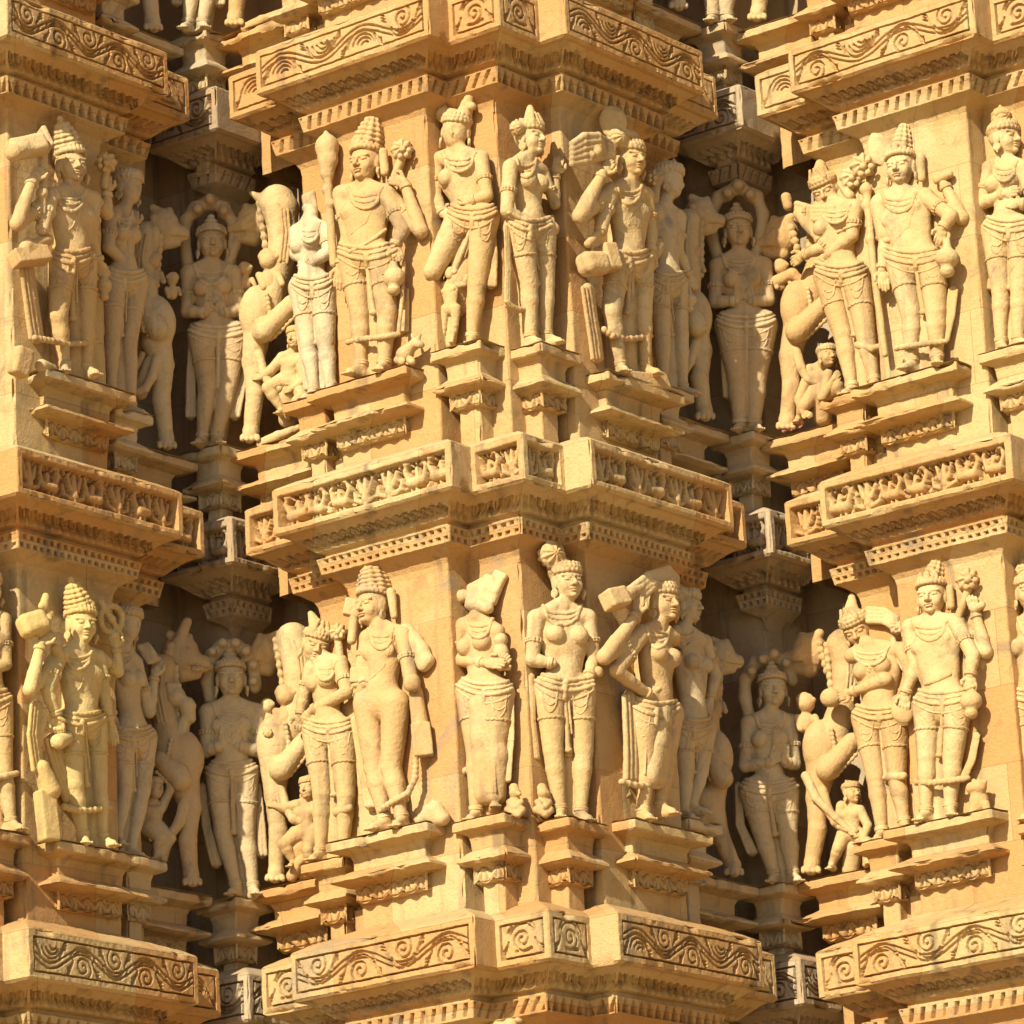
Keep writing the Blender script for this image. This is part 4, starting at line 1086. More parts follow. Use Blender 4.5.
f.body(34, (658, 626), (641, 634), (672, 638), (643, 712), (668, 714), (645, 766), (664, 768), (643, 812), (660, 806), hd=(662, 603), sex='f', fyaw=35, leg=1.05, hem=False, arms=[
    ((640, 636, 3), (617, 671, 8), (650, 696, 16), (672, 702, 18), dict(thumb=-1)), ((640, 634, -2), (605, 657, 6), (637, 614, 10), (639, 594, 10), dict(r=1.1))])
f.bx_('mallet', (615, 599, 4), 13, 10, 10, -20, 40, 3); f.e('mallet', (622, 598, 5), 8, (640, 588, 4), 5)
f.ce('skirt', [(656, 714, 2), (653, 745, 2), (648, 776, 2)], 17, 13, 6); f.ce('skirt', [(660, 716, 0), (659, 745, 0), (657, 778, 0)], 13, 11, 5); f.ce('skirt', [(644, 700, 4), (662, 706, 8), (672, 704, 6)], 3, 3, 2); [f.ce('skirt', [(648+5*i, 722, 15), (645+5*i, 774, 12)], 1.1, 1.1, 1.5) for i in range(4)]; veil(f, [(630, 696), (632, 740), (632, 778)], 8, -3)
roll(f, [(622, 782, 2), (635, 785, 8), (652, 786, 9), (669, 785, 5)], 3.6)
done(f)
f = fig('B10b', 'tiny standing attendant beside the left leg of the statue in a knee-length skirt', 'mainR', 0, -1, 20, M_FIG, SMG, 'statue', 'child_statue', False)
f.head((621, 777, 3), 11, 30, 0, 0, 'chignon', face=False)
f.body(11, (620, 785), (614, 788), (627, 788), (616, 801), (626, 801), (614, 808), (627, 809), (614, 816), (627, 817), hd=(621, 777), jewel=False, hem=False, belt=False, fyaw=20, arms=[((614, 788), (611, 795, 2), (617, 797, 5), (620, 797, 6), dict(hand=False)), ((627, 788), (629, 795, 2), (626, 797, 5), (622, 797, 6), dict(hand=False))])
done(f)
f = fig('B11', 'shaded female statue in profile, just right of the statue with a raised palm', 'backR', 0, -1, RW, M_FIGC, LOG)
f.head((687, 606), 30, 62, 2, 0, 'chignon', bun=((680, 594), 9))
f.body(30, (684, 628), (674, 638), (704, 642), (683, 728), (703, 730), (685, 775), (700, 772), (684, 812), (692, 806), hd=(687, 606), sex='f', fyaw=45, arms=[
    ((674, 640, 4), (676, 632, 8), (684, 652, 10), (690, 668, 10)), ((705, 645, 0), (715, 675, 2), (710, 700, 6), (706, 712, 6))])
done(f)
for i, (x, lab) in enumerate(((515, 'left one of two tiny seated figures at the lower middle corner'), (543, 'right one of two tiny seated figures at the lower middle corner'))):
    f = fig('B9%d' % i, lab, 'cornL' if i == 0 else 'cornR', 0, -1, LW if i == 0 else 28, M_FIG, SMG, 'statue', 'seated_figure', False)
    y = 806-0*i
    f.e('body', (x, y-13, 2), 6); f.e('body', (x-1, y-18, 1), 5); f.el('body', (x, y, 0), 8, 7, 10); f.e('body', (x-7, y+4, 4), 4, (x+1, y+8, 8), 3.5); f.e('body', (x+7, y+4, 4), 4, (x+3, y+9, 8), 3.5); f.e('body', (x-6, y-4, 3), 3, (x-1, y+2, 8), 2.5); f.e('body', (x+6, y-4, 3), 3, (x+2, y+1, 8), 2.5); f.e('body', (x+4, y-12, 5), 2.5)
    done(f)
# ---- lower row, right bay
f = fig('B15', 'female statue with a tall headdress holding a round knob, lower right', 'backL', 1, -1, LW, M_FIG, LOG)
f.head((857, 629), 31, -25, 24, -14, 'tiara', top=(852, 596))
f.body(31, (870, 645), (852, 656), (902, 650), (866, 718), (894, 717), (876, 778), (897, 778), (882, 832), (904, 822), hd=(857, 629), sex='f', fyaw=-10, leg=1.08, thick=.95, arms=[
    ((862, 658, 4), (886, 680, 12), (851, 692, 16), (838, 697, 16), dict(thumb=-1)), ((902, 652, 2), (917, 680, 2), (901, 694, 6), (902, 708, 8))])
f.el('round_knob', (831, 698, 14), 11, 9, 10); f.el('disc', (903, 713, 6), 12, 5, 14)
[f.ce('scarf', [(868, 609+4*i, 2+i), (884, 610+4*i, 4+i), (897, 618+4*i, 4+i)], 3.2, 3, 1.2) for i in range(4)]; lotus(f, 897, 627, 6, 8); f.ce('scarf', [(893, 640, 4), (900, 662, 4), (906, 672, 4)], 3)
f.ce('calf_ornament', [(890, 777, 8), (904, 776, 7)], 5, 4)
done(f)
f = fig('B16', 'male deity with a stacked crown and a lotus by his ear, lower right', 'mainL', 1, -1, LW, M_FIG, LOG)
f.head((932, 597), 34, -22, 2, 0, 'crown', top=(940, 553), tall=.5)
f.body(33, (930, 619), (910, 627), (957, 622), (927, 703), (959, 702), (927, 757), (953, 755), (926, 812), (950, 808), hd=(932, 597), thick=1.1, leg=1.08, fyaw=-15, arms=[
    ((910, 629), (916, 666, 4), (905, 694, 9), (904, 712, 10)), ((957, 624, 3), (973, 656, 8), (970, 676, 13), (971, 688, 14)), ((957, 624, -6), (986, 652, -6), (975, 612, 0), (972, 600, 2))])
lotus(f, 968, 580, 0, 12); f.ce('lotus', [(968, 590, 0), (962, 606, 4), (956, 622, 6)], 4); f.el('disc', (903, 710, 7), 12, 5, 14)
f.e('broken_hand', (975, 610, 4), 4, (982, 605, 6), 4); f.ce('hair_braid', [(950, 588, 2), (951, 606, 2)], 4)
pot(f, 971, 701, 13, 11, 16); roll(f, [(917, 782, 4), (930, 783, 12), (950, 781, 12), (968, 778, 8)], 3.6); veil(f, [(977, 735), (972, 760), (964, 778)], 3.5, -2); f.el('veil', (985, 650, -14), 9, 5, 22, 10)
f.drape('waist_scarf', [(926, 684), (938, 680), (950, 674)], 2.4)
done(f)
f = fig('B16b', 'small worn animal seated at the foot of the lotus-bearing deity, lower right', 'mainL', 1, -1, LW, M_FIG, SMG, 'animal statue', 'animal_statue', False)
f.el('body', (979, 802, 0), 10, 9, 13); f.e('body', (979, 787, 4), 8, (972, 788, 7), 6, 3); f.e('body', (974, 806, 6), 4, (972, 813, 8), 4); f.e('body', (986, 804, 4), 4, (987, 813, 5), 4); f.e('body', (985, 782, 3), 2.5); f.e('body', (974, 781, 3), 2.5)
done(f)
f = fig('B17', 'female statue mostly cut off by the right edge, lower row', 'cornL', 1, -1, LW, M_FIG, LOG)
f.head((1030, 592), 32, -5, 2, 0, 'chignon', bun=((1026, 570), 10))
f.body(32, (1032, 616), (1013, 630), (1052, 628), (1020, 700), (1048, 699), (1026, 755), (1046, 755), (1028, 812), (1046, 812), hd=(1030, 592), sex='f', fyaw=-10, arms=[
    ((1012, 631, 3), (1008, 662, 4), (1015, 690, 10), (1022, 702, 12)), ((1052, 630), (1058, 664, 3), (1044, 684, 10), (1036, 690, 12))])
done(f)
# ---- hooded figures in the recesses
def naga(key, label, b, lev, hdp, hh, hood, heads, joints, arms, rib, sex='f', **kw):
    f = fig(key, label, 'post', b, lev, 0, M_FIGC, NAG)
    f.head(hdp, hh, kw.pop('yaw', 6), 2, 0, 'hood')
    f.body(hh, *joints, hd=hdp, sex=sex, arms=arms, fyaw=0, **kw)
    f.ce('serpent_hood', [(x, y, -7) for x, y in hood], 6.5, 6.0, 4)
    for x, y, r in heads: f.e('serpent_hood', (x, y+1, -3), r*.85, (x-(x-hdp[0])*.06, y-1, 4), r*.62, 5)
    for n, q in enumerate(rib): [f.ce('hanging_scarf#%d' % n, [(x+o*(.8+.4*i_), y, -3) for i_, (x, y) in enumerate(q)], 1.5, 2.3, .6) for o in (-2.4, 0, 2.4)]; f.ce('hanging_scarf#%d' % n, [(x, y, -7) for x, y in q], 3.4, 5.0, 2)
    done(f); return f
naga('A4', 'standing figure with joined palms under a three-headed hood, upper left recess', 0, 0, (212, 243), 31,
     [(188, 264), (184, 240), (185, 222), (196, 208), (210, 203), (224, 208), (234, 225), (234, 245), (229, 264)], [(197, 210, 8), (210, 200, 9), (224, 211, 8)],
     ((211, 264), (188, 273), (234, 273), (203, 336), (234, 336), (208, 388), (228, 387), (202, 438), (217, 438)),
     [((188, 274), (187, 311, 3), (206, 313, 13), (213, 289, 15)), ((234, 274), (238, 311, 3), (222, 313, 13), (216, 289, 15), dict(thumb=-1))],
     [[(193, 325), (191, 370), (191, 416)], [(243, 350), (242, 385), (235, 416)]], leg=1.1)
naga('A13', 'smooth hooded female figure with joined palms, upper right recess', 1, 0, (738, 231), 31,
     [(718, 258), (711, 236), (710, 216), (718, 198), (738, 187), (757, 197), (763, 215), (761, 236), (755, 256)], [(727, 194, 8), (738, 186, 9), (751, 195, 8)],
     ((739, 253), (717, 266), (764, 265), (731, 326), (761, 326), (738, 378), (756, 378), (740, 424), (754, 424)),
     [((717, 268), (715, 302, 3), (736, 301, 13), (743, 276, 15)), ((764, 267), (768, 300, 3), (750, 301, 13), (746, 276, 15), dict(thumb=-1))],
     [[(724, 312), (725, 355), (729, 396)]], leg=1.22)
naga('B4', 'male figure with joined palms and a curly serpent hood, lower left recess', 0, -1, (231, 679), 33,
     [(211, 700), (207, 682), (209, 664), (218, 651), (232, 646), (246, 652), (255, 668), (255, 688)], [(208, 668, 7), (211, 653, 7), (222, 644, 8), (236, 644, 8), (247, 652, 8), (255, 666, 8), (255, 682, 7)],
     ((231, 702), (208, 712), (257, 712), (218, 774), (246, 773), (223, 832), (246, 834), (236, 886), (253, 887)),
     [((208, 713), (206, 751, 3), (222, 746, 12), (228, 721, 14)), ((257, 713), (260, 751, 3), (238, 746, 12), (232, 721, 14), dict(thumb=-1))],
     [[(203, 785), (206, 825), (216, 864)], [(258, 785), (261, 825), (262, 854)]], sex='m', thick=.95)
naga('B13', 'smiling figure with joined palms under a worn hood, lower right recess', 1, -1, (773, 690), 31,
     [(749, 718), (745, 698), (745, 678), (756, 662), (772, 655), (786, 664), (792, 680)], [(750, 672, 8), (762, 660, 8), (774, 655, 8), (787, 664, 7)],
     ((770, 713), (748, 724), (790, 722), (754, 792), (784, 792), (763, 834), (788, 834), (774, 874), (793, 874)),
     [((748, 725), (745, 766, 3), (772, 763, 13), (780, 742, 15)), ((790, 723), (794, 764, 2), (785, 762, 12), (783, 742, 15), dict(thumb=-1))],
     [[(738, 785), (740, 825), (752, 852)]], leg=1.1)

# ---- rearing leogryphs (lion-bodied beasts) with riders and fallen warriors
def vyala(key, label, slot, b, lev, wy, mat):
    f = fig(key, label, slot, b, lev, wy, mat, VYG, 'beast statue', 'leogryph_statue'); f.fat = 1.24; return f
def paw(f, x, y, d, r): 
    for i in (-1, 0, 1): f.e('body', (x+i*r*.55, y, d+r*.7), r*.42, (x+i*r*.62, y+r*.18, d+r*1.1), r*.36, 1)
def rider(f, x, y, d, r, yaw, name='rider'):
    f.e(name, (x, y, d), r); f.e(name, (x+r*.4*math.sin(R(yaw)), y-r*.5, d), r*.85); f.e(name, (x+r*.75*math.sin(R(yaw)), y+r*.15, d+r*.75*math.cos(R(yaw))), r*.28)
    f.el(name, (x, y+r*2.1, d-2), r*1.0, r*.8, r*1.3, k=3); f.e(name, (x-r, y+r*1.5, d), r*.42, (x-r*.6, y+r*2.8, d+4), r*.34); f.e(name, (x+r, y+r*1.5, d), r*.42, (x+r*1.4, y+r*2.4, d+4), r*.34)
    for i in range(6): f.e(name, (x+r*.8*math.cos(i*1.05), y-r*.45+r*.7*math.sin(i*1.05)*.5, d+r*.15), r*.34)
def ruff(f, pts, r, d): 
    k = 'mane#%d' % len(f.P)
    for x, y in pts: f.e(k, (x, y, d), r)
    f.ce(k, [(x, y, d-1) for x, y in pts], r*.7)
def beast_head(f, x, y, d, r, side, name='body'):   # horned lion mask with a gaping mouth
    f.el(name, (x, y, d), r*1.15, r*.9, r*1.25, 18*side, k=3); f.e(name, (x+side*r*.6, y+r*.35, d+r*.3), r*.75, (x+side*r*1.35, y+r*.55, d+r*.3), r*.5, 3)
    f.e(name, (x+side*r*.9, y+r*1.05, d+r*.2), r*.40, (x, y+r*1.15, d), r*.5, 2)
    f.e(name, (x-side*r*.3, y-r*.9, d), r*.42, (x-side*r*.6, y-r*1.15, d), r*.32, 2); f.e(name, (x+side*r*.45, y-r*.8, d+r*.3), r*.34, (x+side*r*.5, y-r*1.0, d+r*.2), r*.28, 2)
    f.e(name, (x+side*r*.45, y-r*.25, d+r*.85), r*.24); f.e(name, (x+side*r*1.45, y+r*.25, d+r*.4), r*.24)
    c = f.part(name)
    c.cone(f.J((x+side*r*1.8, y+r*.88, d+r*.6)), f.J((x+side*r*.1, y+r*.72, d+r*1.0)), .15*r*f.s, .20*r*f.s, .06*r*f.s, True)
    c.cone(f.J((x-side*r*.35, y+r*.0, d+r*1.2)), f.J((x-side*r*.25, y+r*.7, d+r*1.1)), .16*r*f.s, .2*r*f.s, .08*r*f.s, True)
    for i in range(5): f.e(name, (x-side*r*(.6+.12*i), y-r*.5+r*.42*i, d+r*.55), r*.27, k=1)
def mane(f, pts, w, d, n=5):         # rows of curling locks down the neck
    for j in range(n):
        o = (j/(n-1)-.5)*2*w
        f.ce('neck_locks', [(x+o, y+2*math.sin(j*1.7+i), d-abs(o)*.35) for i, (x, y) in enumerate(pts)], 1.7, 1.4, .8)
def tailpiece(f, pts, r): f.ce('tail', pts, r, r*.6)

def warrior(key, label, slot, b, lev, wy, mat, hd, hh, J):
    f = fig(key, label, slot, b, lev, wy, mat, 'small warriors under the leogryphs', 'statue', 'warrior_statue', False)
    f.head(hd, hh, J.get('yaw', 20), 0, 0, 'chignon', face=hh > 14)
    f.body(hh, *J['j'], hd=hd, jewel=False, hem=False, belt=False, arms=J['arms'], leg=1.1)
    done(f); return f
def beads(f, pts, r, d):
    k = 'harness_band#%d' % len(f.P)
    for a, b in zip(pts[:-1], pts[1:]):
        m = max(1, int(math.hypot(b[0]-a[0], b[1]-a[1])/(r*1.7)))
        for t in np.linspace(0, 1, m, endpoint=False): f.e(k, (a[0]+(b[0]-a[0])*t, a[1]+(b[1]-a[1])*t, d), r, k=.5)
    f.ce(k, [(x, y, d-1) for x, y in pts], r*.6)
def rearing(f, side, lobe, neck, limb, leg, second=None, riders=(), locks=True):
    """side +1: body to the picture's left with the neck rising to the right"""
    cx, cy, rx, rz = lobe
    f.fat = 1.0
    f.el('body', (cx, cy, 6), rx, 15, rz, 6*side, k=1)                                   # the great round shoulder
    nk = [(cx+side*rx*.7, cy-rz*.15, -1)]+[(x, y, -2) for x, y, r in neck]; rr = [rx*.95]+[r for *_, r in neck]
    for a, b, ra, rb in zip(nk[:-1], nk[1:], rr[:-1], rr[1:]): f.e('body', a, ra, b, rb, 3)
    (x0, y0), (x1, y1) = limb
    f.e('body', (x0, y0, 12), 9.5, (x1, y1, 20), 11, 1); f.e('body', (x1, y1, 20), 11, (x1+side*2, y1-6, 18), 10.5, 1)
    L = math.hypot(x1-x0, y1-y0); ux, uy = (x1-x0)/L, (y1-y0)/L
    beads(f, [(x0+ux*t*L-uy*side*-10.5, y0+uy*t*L+ux*side*-10.5*1.0) if False else (x0+ux*t*L+side*6, y0+uy*t*L+10) for t in np.linspace(.1, .95, 7)], 2.0, 16)
    beads(f, [(cx+side*rx*(.82-.18*abs(t)), cy+rz*.62*t) for t in np.linspace(-1, .55, 7)], 2.3, 19)
    (lx0, ly0), (lx1, ly1) = leg
    kx, ky = lx0*.55+lx1*.45+side*3, ly0*.55+ly1*.45
    f.e('body', (cx+side*1, cy+rz*.75, 2), rx*.86, (lx0, ly0, 4), 11, 3); f.e('body', (lx0, ly0, 4), 11, (kx, ky, 5), 9, 2.5); f.e('body', (kx, ky, 6), 9.4, (lx1, ly1-5, 3), 7.6, 2)
    f.e('body', (lx1, ly1-4, 4), 8.4, (lx1-side*1, ly1, 8), 7.5, 2)
    for q in (-1, -.33, .33, 1): f.e('body', (lx1-side+q*7, ly1+1, 10), 3.2, (lx1-side+q*7.6, ly1+3, 14), 2.6, .8)
    f.ce('body', [(lx0+side*6, ly0-6, 12), (lx0+side*11, ly0+12, 14), (lx0+side*18, ly0+24, 14), (lx0+side*26, ly0+27, 12)], 5, 4, 2)   # belly fold and hind leg
    if locks:
        xs = [(x, y) for x, y, r in neck]; w = neck[0][2]*.55
        for q in range(5):
            o = (q/4-.5)*2*w
            f.ce('neck_locks', [(x+o, y+1.5*math.sin(q*1.7+m), neck[m][2]*.98-abs(o)*.55-2) for m, (x, y) in enumerate(xs)], 1.9, 1.5, .8)
        e = [(x-side*r*.96, y) for x, y, r in neck]
        pts = [tuple(np.array(e[0])+(np.array(e[-1])-np.array(e[0]))*t) for t in np.linspace(0, 1, 8)]
        ruff(f, pts, 3.4, 4)
    if second:
        x, y, r = second; beast_head(f, x, y, -12, r, -side, 'second_head')
    for n_, (x, y, r, d) in enumerate(riders): rider(f, x, y, d, r, -35*side, 'rider' if n_ == 0 else 'small_rider')

f = vyala('A5', 'pale rearing leogryph with an arched neck, right side of the upper left recess', 'vyL', 0, 0, -15, M_FIG)
rearing(f, 1, (256, 312, 17, 28), [(280, 262, 13), (283, 232, 15), (281, 210, 18), (277, 203, 19)], ((292, 304), (263, 332)), ((253, 362), (251, 436)), (254, 222, 15), ((269, 261, 9.5, 10), (246, 270, 6.5, -4)))
f.e('body', (262, 199, 2), 6, (251, 193, 4), 2.4, 3); tailpiece(f, [(262, 444, 6), (278, 436, 8), (298, 428, 6)], 6)
done(f)
warrior('A5w', 'kneeling warrior gripping the foreleg of the pale arched-neck leogryph', 'vyL', 0, 0, -15, M_FIG, (296, 338, 12), 20, dict(yaw=-30, j=((293, 352, 8), (282, 357, 8), (300, 358, 8), (282, 382, 6), (297, 384, 6), (268, 388, 16), (302, 396, 14), (282, 410, 8), (288, 412, 8)),
    arms=[((282, 359, 10), (270, 372, 14), (262, 377, 16), (256, 377, 16), dict(r=1.2)), ((300, 360, 10), (304, 380, 12), (293, 388, 16), (286, 390, 16), dict(r=1.1))]))
f = vyala('A14', 'sunlit rearing leogryph right of the smooth hooded female figure, upper row', 'vyL', 1, 0, -15, M_FIG)
rearing(f, 1, (797, 306, 17, 27), [(822, 260, 14), (826, 235, 15), (826, 212, 16)], ((826, 304), (796, 332)), ((790, 356), (787, 424)), (782, 236, 16), ((781, 268, 7, -2),))
f.e('second_head', (786, 198, -6), 6, (788, 206, -6), 5); f.ce('second_head', [(776, 282, -2), (792, 274, 2), (800, 280, 0)], 7, 5)
done(f)
warrior('A14w', 'crouching warrior with a raised fist under the sunlit leogryph, upper row right', 'vyL', 1, 0, -15, M_FIG, (827, 356, 14), 20, dict(yaw=30, j=((820, 366, 8), (810, 369, 8), (828, 374, 8), (813, 394, 6), (824, 396, 6), (804, 406, 14), (838, 386, 16), (799, 418, 6), (843, 400, 8)),
    arms=[((828, 374, 10), (822, 398, 16), (833, 380, 20), (839, 372, 20), dict(r=1.1)), ((810, 371, 10), (799, 400, 14), (803, 412, 16), (811, 416, 16), dict(r=1.1))]))
f = vyala('B5', 'sunlit leogryph with a serrated foreleg, right of the curly-hooded male figure', 'vyL', 0, -1, -15, M_FIG)
rearing(f, 1, (274, 742, 18, 29), [(298, 700, 14), (300, 675, 16), (297, 652, 17), (293, 640, 18)], ((306, 740), (280, 770)), ((275, 795), (276, 876)), (268, 652, 15), ((286, 697, 10, 10), (268, 707, 6.5, -4)))
lotus(f, 268, 733, 21, 5, 'shoulder_rosette'); tailpiece(f, [(292, 876, 4), (300, 862, 8), (312, 850, 8)], 6)
done(f)
warrior('B5w', 'half-hidden warrior with an outstretched arm under the serrated-legged leogryph, lower row', 'vyL', 0, -1, -15, M_FIG, (309, 788, 10), 20, dict(yaw=-30, j=((306, 800, 8), (296, 806, 8), (316, 806, 6), (297, 834, 6), (313, 834, 6), (284, 844, 14), (308, 850, 12), (294, 862, 6), (310, 866, 6)),
    arms=[((296, 806, 10), (286, 808, 14), (276, 806, 16), (270, 804, 16), dict(r=1.3)), ((316, 808, 8), (320, 822, 10), (311, 832, 12), (304, 834, 12), dict(r=1.1))]))
f = vyala('B14', 'sunlit leogryph with a long curved tail, right of the smiling hooded figure', 'vyL', 1, -1, -15, M_FIG)
rearing(f, 1, (820, 747, 18, 28), [(845, 700, 14), (848, 676, 16), (848, 655, 17), (843, 645, 17)], ((852, 742), (827, 770)), ((817, 798), (812, 868)), (810, 652, 16), ((806, 704, 9, 4),))
tailpiece(f, [(806, 776, 14), (816, 798, 18), (836, 818, 18), (856, 836, 14)], 5)
done(f)
warrior('B14w', 'small warrior twisting upward between the curved tail and the female statue, lower right', 'vyL', 1, -1, -15, M_FIG, (852, 793, 10), 19, dict(yaw=30, j=((850, 806, 8), (841, 806, 8), (860, 810, 8), (845, 834, 6), (859, 836, 6), (838, 848, 12), (868, 844, 12), (832, 864, 6), (866, 860, 6)),
    arms=[((860, 810, 10), (868, 826, 12), (864, 838, 14), (858, 842, 14), dict(r=1.1)), ((841, 808, 10), (837, 824, 12), (848, 830, 16), (854, 830, 16), dict(r=1.1))]))
f = vyala('A3', 'dark rearing leogryph with a round haunch, left side of the upper left recess', 'vyR', -1, 0, 20, M_FIGC)
rearing(f, -1, (157, 322, 19, 28), [(143, 285, 14), (142, 258, 14), (146, 236, 15)], ((136, 300), (158, 330)), ((163, 365), (166, 443)), (162, 226, 15), ((152, 262, 8, 6), (172, 280, 6, 2)))
f.e('body', (150, 365, 2), 8, (140, 392, 2), 8, 3); tailpiece(f, [(142, 355, 4), (134, 372, 6), (138, 395, 6)], 4)
done(f)
f = vyala('A12', 'half-hidden shaded leogryph on the left side of the upper right recess', 'vyR', 0, 0, 20, M_FIGC)
rearing(f, -1, (697, 314, 15, 26), [(688, 275, 13), (686, 245, 13), (688, 222, 14)], ((680, 300), (697, 326)), ((701, 350), (704, 414)), (700, 214, 14), ((694, 254, 7, 4),))
done(f)
f = vyala('B3', 'dark leogryph with a curly-haired rider and swollen belly, lower left recess', 'vyR', -1, -1, 20, M_FIGC)
rearing(f, -1, (184, 757, 20, 28), [(166, 722, 13), (160, 695, 13), (162, 668, 14)], ((160, 760), (181, 780)), ((190, 808), (191, 880)), (180, 655, 17))
f.e('second_head', (178, 643, -4), 7, (187, 622, -2), 5, 3); paw(f, 197, 668, 2, 6); tailpiece(f, [(186, 800, 10), (180, 822, 12), (168, 840, 10)], 6)
f.e('rider', (176, 697, 8), 10); f.e('rider', (187, 706, 12), 9, (190, 718, 12), 6, 4); f.e('rider', (184, 722, 8), 6, (180, 736, 6), 9, 4)
for i in range(9): f.e('rider', (168+5*(i % 3)+1.5*(i//3), 686+5.5*(i//3), 11), 3.8)
f.e('rider', (194, 706, 16), 2.6)
done(f)
warrior('B3w', 'shaded crouching warrior beneath the swollen-bellied leogryph, lower left recess', 'vyR', -1, -1, 20, M_FIGC, (154, 788, 12), 19, dict(yaw=50, j=((152, 802, 8), (143, 806, 8), (162, 806, 8), (147, 828, 8), (159, 830, 8), (160, 838, 16), (170, 838, 14), (156, 854, 10), (160, 856, 10)),
    arms=[((162, 807, 10), (170, 790, 14), (170, 778, 16), (169, 770, 16), dict(r=1.1)), ((143, 807, 8), (141, 824, 8), (150, 834, 12), (155, 838, 12), dict(r=1.1))]))
f = vyala('B12', 'half-hidden shaded leogryph with a pear-shaped haunch, lower right recess', 'vyR', 0, -1, 20, M_FIGC)
rearing(f, -1, (718, 754, 15, 25), [(706, 715, 13), (704, 690, 13), (708, 664, 13)], ((704, 750), (722, 778)), ((714, 805), (733, 870)), (720, 655, 13), ((714, 692, 8, 8),))
f.e('body', (703, 800, 6), 14, (712, 815, 6), 10, 3); f.e('body', (700, 815, 4), 10, (696, 850, 0), 8, 3)
done(f)

# ------------------------------------------------------------------ pedestals
RECT = dict(mainL=(-1.03, -.52, -.04, .25), cornL=(-.47, -.215, .045, .35), cornR=(-.35, -.045, .215, .47), mainR=(-.25, .04, .52, 1.03), backR=(-.35, -.07, 1.02, 1.25), backL=(-1.25, -1.02, .07, .35), vyR=(-.75, -.17, 1.20, 1.62), vyL=(-1.62, -1.20, .17, .75), post=(-1.81, -1.585, .075, .30))
PPROF = [(-.02, .001), (-.006, -.003), (0, -.010), (0, -.036), (-.012, -.041), (-.030, -.043), (-.064, -.052), (-.074, -.072), (-.076, -.112)]
LPROF = [(-.076, -.112), (-.046, -.128), (-.008, -.148), (-.006, -.158), (-.034, -.168), (-.078, -.173)]
CPROF = [(-.078, -.173), (-.080, -.232)]
UPROF = [(-.080, -.232), (-.100, -.240), (-.122, -.242), (-.124, -.60)]
SHORT = dict(mainL='wide pedestal', mainR='wide pedestal', cornL='narrow pedestal', cornR='narrow pedestal', backL='stepped-back pedestal', backR='stepped-back pedestal', vyL='low pedestal', vyR='low pedestal', post='corner pedestal')
WHO = {k: v.label for k, v in FIGS.items()}
def pedestal(slot, b, lev, z, label):
    u0, u1, v0, v1 = RECT[slot]; ou, ov = PERU*b, PERV*b
    sc = .62 if slot in ('post', 'cornL', 'cornR', 'backL', 'backR') else 1.0
    poly = [(u0+ou, v1+ov), (u0+ou, v0+ov), (u1+ou, v0+ov), (u1+ou, v1+ov), (u0+ou, v1+ov)]
    c = W((u0+u1)/2+ou, (v0+v1)/2+ov, z)
    root = empty('statue_pedestal', tuple(float(x) for x in c), label, 'pedestal', 'moulded pedestals under the statues')
    mat = M_FIGC if slot in ('post', 'vyR', 'backR') else M_WALL
    dz = lambda pr: [(o*sc, zz+z) for o, zz in pr]
    mb = MB(); sweep(mb, poly, dz(PPROF), .022, .012, r=.008)
    a = [W(u0+ou, v1+ov, z), W(u1+ou, v1+ov, z)], [W(u0+ou, v0+ov, z), W(u1+ou, v0+ov, z)]
    t = np.linspace(0, 1, 8)[:, None, None]; x = np.linspace(0, 1, 14)[None, :, None]
    P = (np.array(a[1][0])*(1-t)+np.array(a[0][0])*t)*(1-x)+(np.array(a[1][1])*(1-t)+np.array(a[0][1])*t)*x
    P = P+np.array([0, 0, 1.0])*(.001+.006*np.clip(noise(P, 14.), 0, 1)[..., None]); mb.grid(P)
    mb.build('slab', mat, root, rough=1.5)
    mb = MB(); sweep(mb, poly, dz(LPROF), .022, .010, r=.008); mb.build('lip_moulding', mat, root, rough=1.6)
    mb = MB(); sweep(mb, poly, dz(CPROF), .02, .01, pats={0: (corbel_pat(int(abs(z)*1000) % 97), .005, .005)});
    for i_ in range(len(mb.V)):             # lower edge cut into hanging scallops
        P_ = mb.V[i_]; tz = np.clip((z-.190-P_[:, 2])/.045, 0, 1); uu = P_[:, 0]*(CA+SA)+P_[:, 1]*(CA-SA)
        P_[:, 2] -= tz*.020*(np.abs(np.sin(uu*math.pi/.075))-.4)
    sweep(mb, poly, dz(UPROF), .03, .02); mb.build('carved_corbel', mat, root, rough=1.4)
    return root
NICK = dict(A1='axe-bearing deity, upper left', A2='shaded figure beside the axe bearer', A3='dark round-haunched leogryph, upper left', A4='figure with the three-headed hood', A5='pale arched-neck leogryph', A6='bleached headless female', A7='spear bearer', A8='female raising a bent leg', A9='upper female with a pot, by the middle corner', A10='club bearer with a raised fist', A11='shaded figure seen from behind', A12='half-hidden leogryph, upper right recess', A13='smooth hooded female', A14='sunlit leogryph, upper right', A15='bowing female, upper right', A16='deity with a long staff', A17='female with folded forearms at the right edge',
    B0='statue cropped by the left edge', B1='yellow-tinted deity', B2='female with a mirror', B3='dark leogryph with a curly-haired rider', B4='curly-hooded male', B5='leogryph with a serrated foreleg', B6='female with a tilted head', B7='tall-crowned male looking left', B8='female with a jagged slab for a head', B9='female with a large rolled bun', B10='statue with a palm at its ear', B11='shaded female in profile, lower right', B12='leogryph with a pear-shaped haunch', B13='smiling hooded figure', B14='leogryph with a long curved tail', B15='female holding a round knob', B16='lotus-bearing deity, lower right', B17='female cut off by the right edge')
own = {}
for k, f_ in FIGS.items():
    if f_.slotinfo[3]: own[f_.slotinfo[:3]] = f_.label
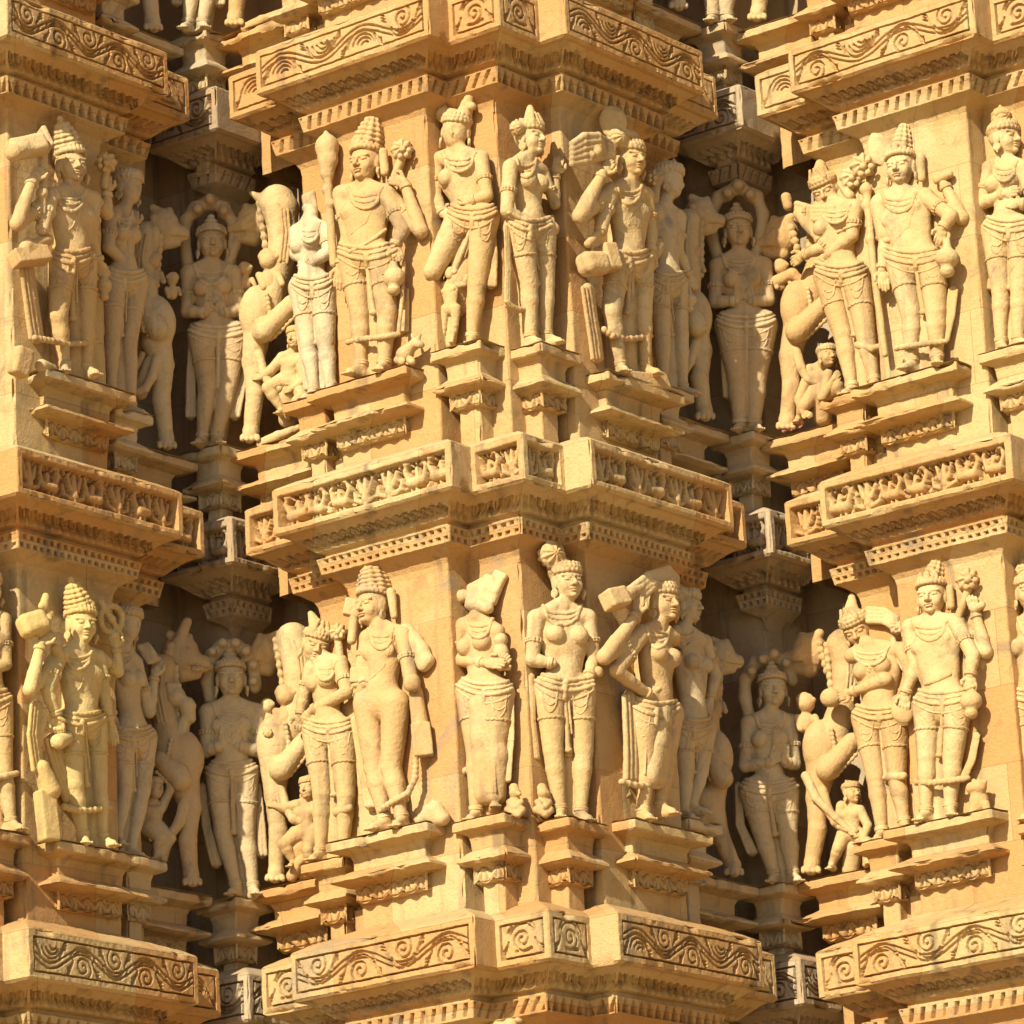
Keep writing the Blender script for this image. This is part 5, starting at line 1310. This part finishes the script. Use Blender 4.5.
for slot, b, lev, z in PED:
    lab = own[(slot, b, lev)]
    pedestal(slot, b, lev, z, SHORT[slot]+' under the '+NICK[[k for k, q in FIGS.items() if q.label == lab][0]])

# ------------------------------------------------------------------ the rows cut by the picture's edges
def again(key, lev, label, dz=0.0, group='statues cut by the top or bottom edge'):
    src = FIGS[key].root
    r = src.copy(); col.objects.link(r); r['label'] = label; r['group'] = group
    r.location.z += PERZ*lev+dz
    for ch in src.children:
        c = ch.copy(); col.objects.link(c); c.parent = r
    return r
for key, slot, b, lab in (('A4', 'post', 0, 'bare feet of a standing figure at the top edge, over the left recess'),
                          ('A13', 'post', 1, 'close-set feet of a standing figure at the top edge, over the right recess'),
                          ('A3', 'vyR', -1, 'legs of a beast at the top edge left of the pair of bare feet'),
                          ('A5', 'vyL', 0, 'sunlit paws of a beast at the top edge right of the bare feet'),
                          ('A12', 'vyR', 0, 'shaded paws of a beast at the top edge left of the close-set feet'),
                          ('A14', 'vyL', 1, 'sunlit paws of a beast at the top edge right of the close-set feet'),
                          ('A2', 'backR', -1, 'shaded feet at the top edge on the stepped-back pedestal at the left'),
                          ('A11', 'backR', 0, 'shaded feet at the top edge on the stepped-back pedestal right of the centre')):
    again(key, 1, lab, -.045)
    pedestal(slot, b, 1, FIGS[key].floor+PERZ-.045, 'moulded pedestal at the top edge under the '+' '.join(lab.split()[:8]))
for slot, b, w in (('mainL', 0, 'left of the centre'), ('mainR', 0, 'right of the centre'), ('mainL', 1, 'towards the right corner'), ('mainR', -1, 'in the left corner'), ('backL', 0, 'by the left recess'), ('backL', 1, 'by the right recess')):
    pedestal(slot, b, 1, PERZ+.39, 'underside of a pedestal cut by the top edge, '+w)
again('B1', -1, 'tip of a curled conical crown at the bottom edge in the left corner', .055)
again('A8', -2, 'top of a head at the bottom edge under the middle corner', .05)

# pink petals left as an offering beside a beast's paw
M_PINK = bpy.data.materials.new('petal_pink'); M_PINK.use_nodes = True
M_PINK.node_tree.nodes['Principled BSDF'].inputs['Base Color'].default_value = (0.42, 0.17, 0.15, 1); M_PINK.node_tree.nodes['Principled BSDF'].inputs['Roughness'].default_value = 0.7
f = Figure('flower_offering', 'few pink petals lying by the paw of the sunlit beast, upper right', 'petals', None, SLOT['vyL'], 1, 0, -15, M_PINK)
for x, y in ((783, 431), (788, 428), (793, 427), (798, 424), (791, 430), (800, 427)): f.e('petals', (x, y, 12), 1.4, (x+2, y-1, 13), .9)
f.ce('petals', [(783, 432, 11), (800, 427, 11)], .5)
f.finish()
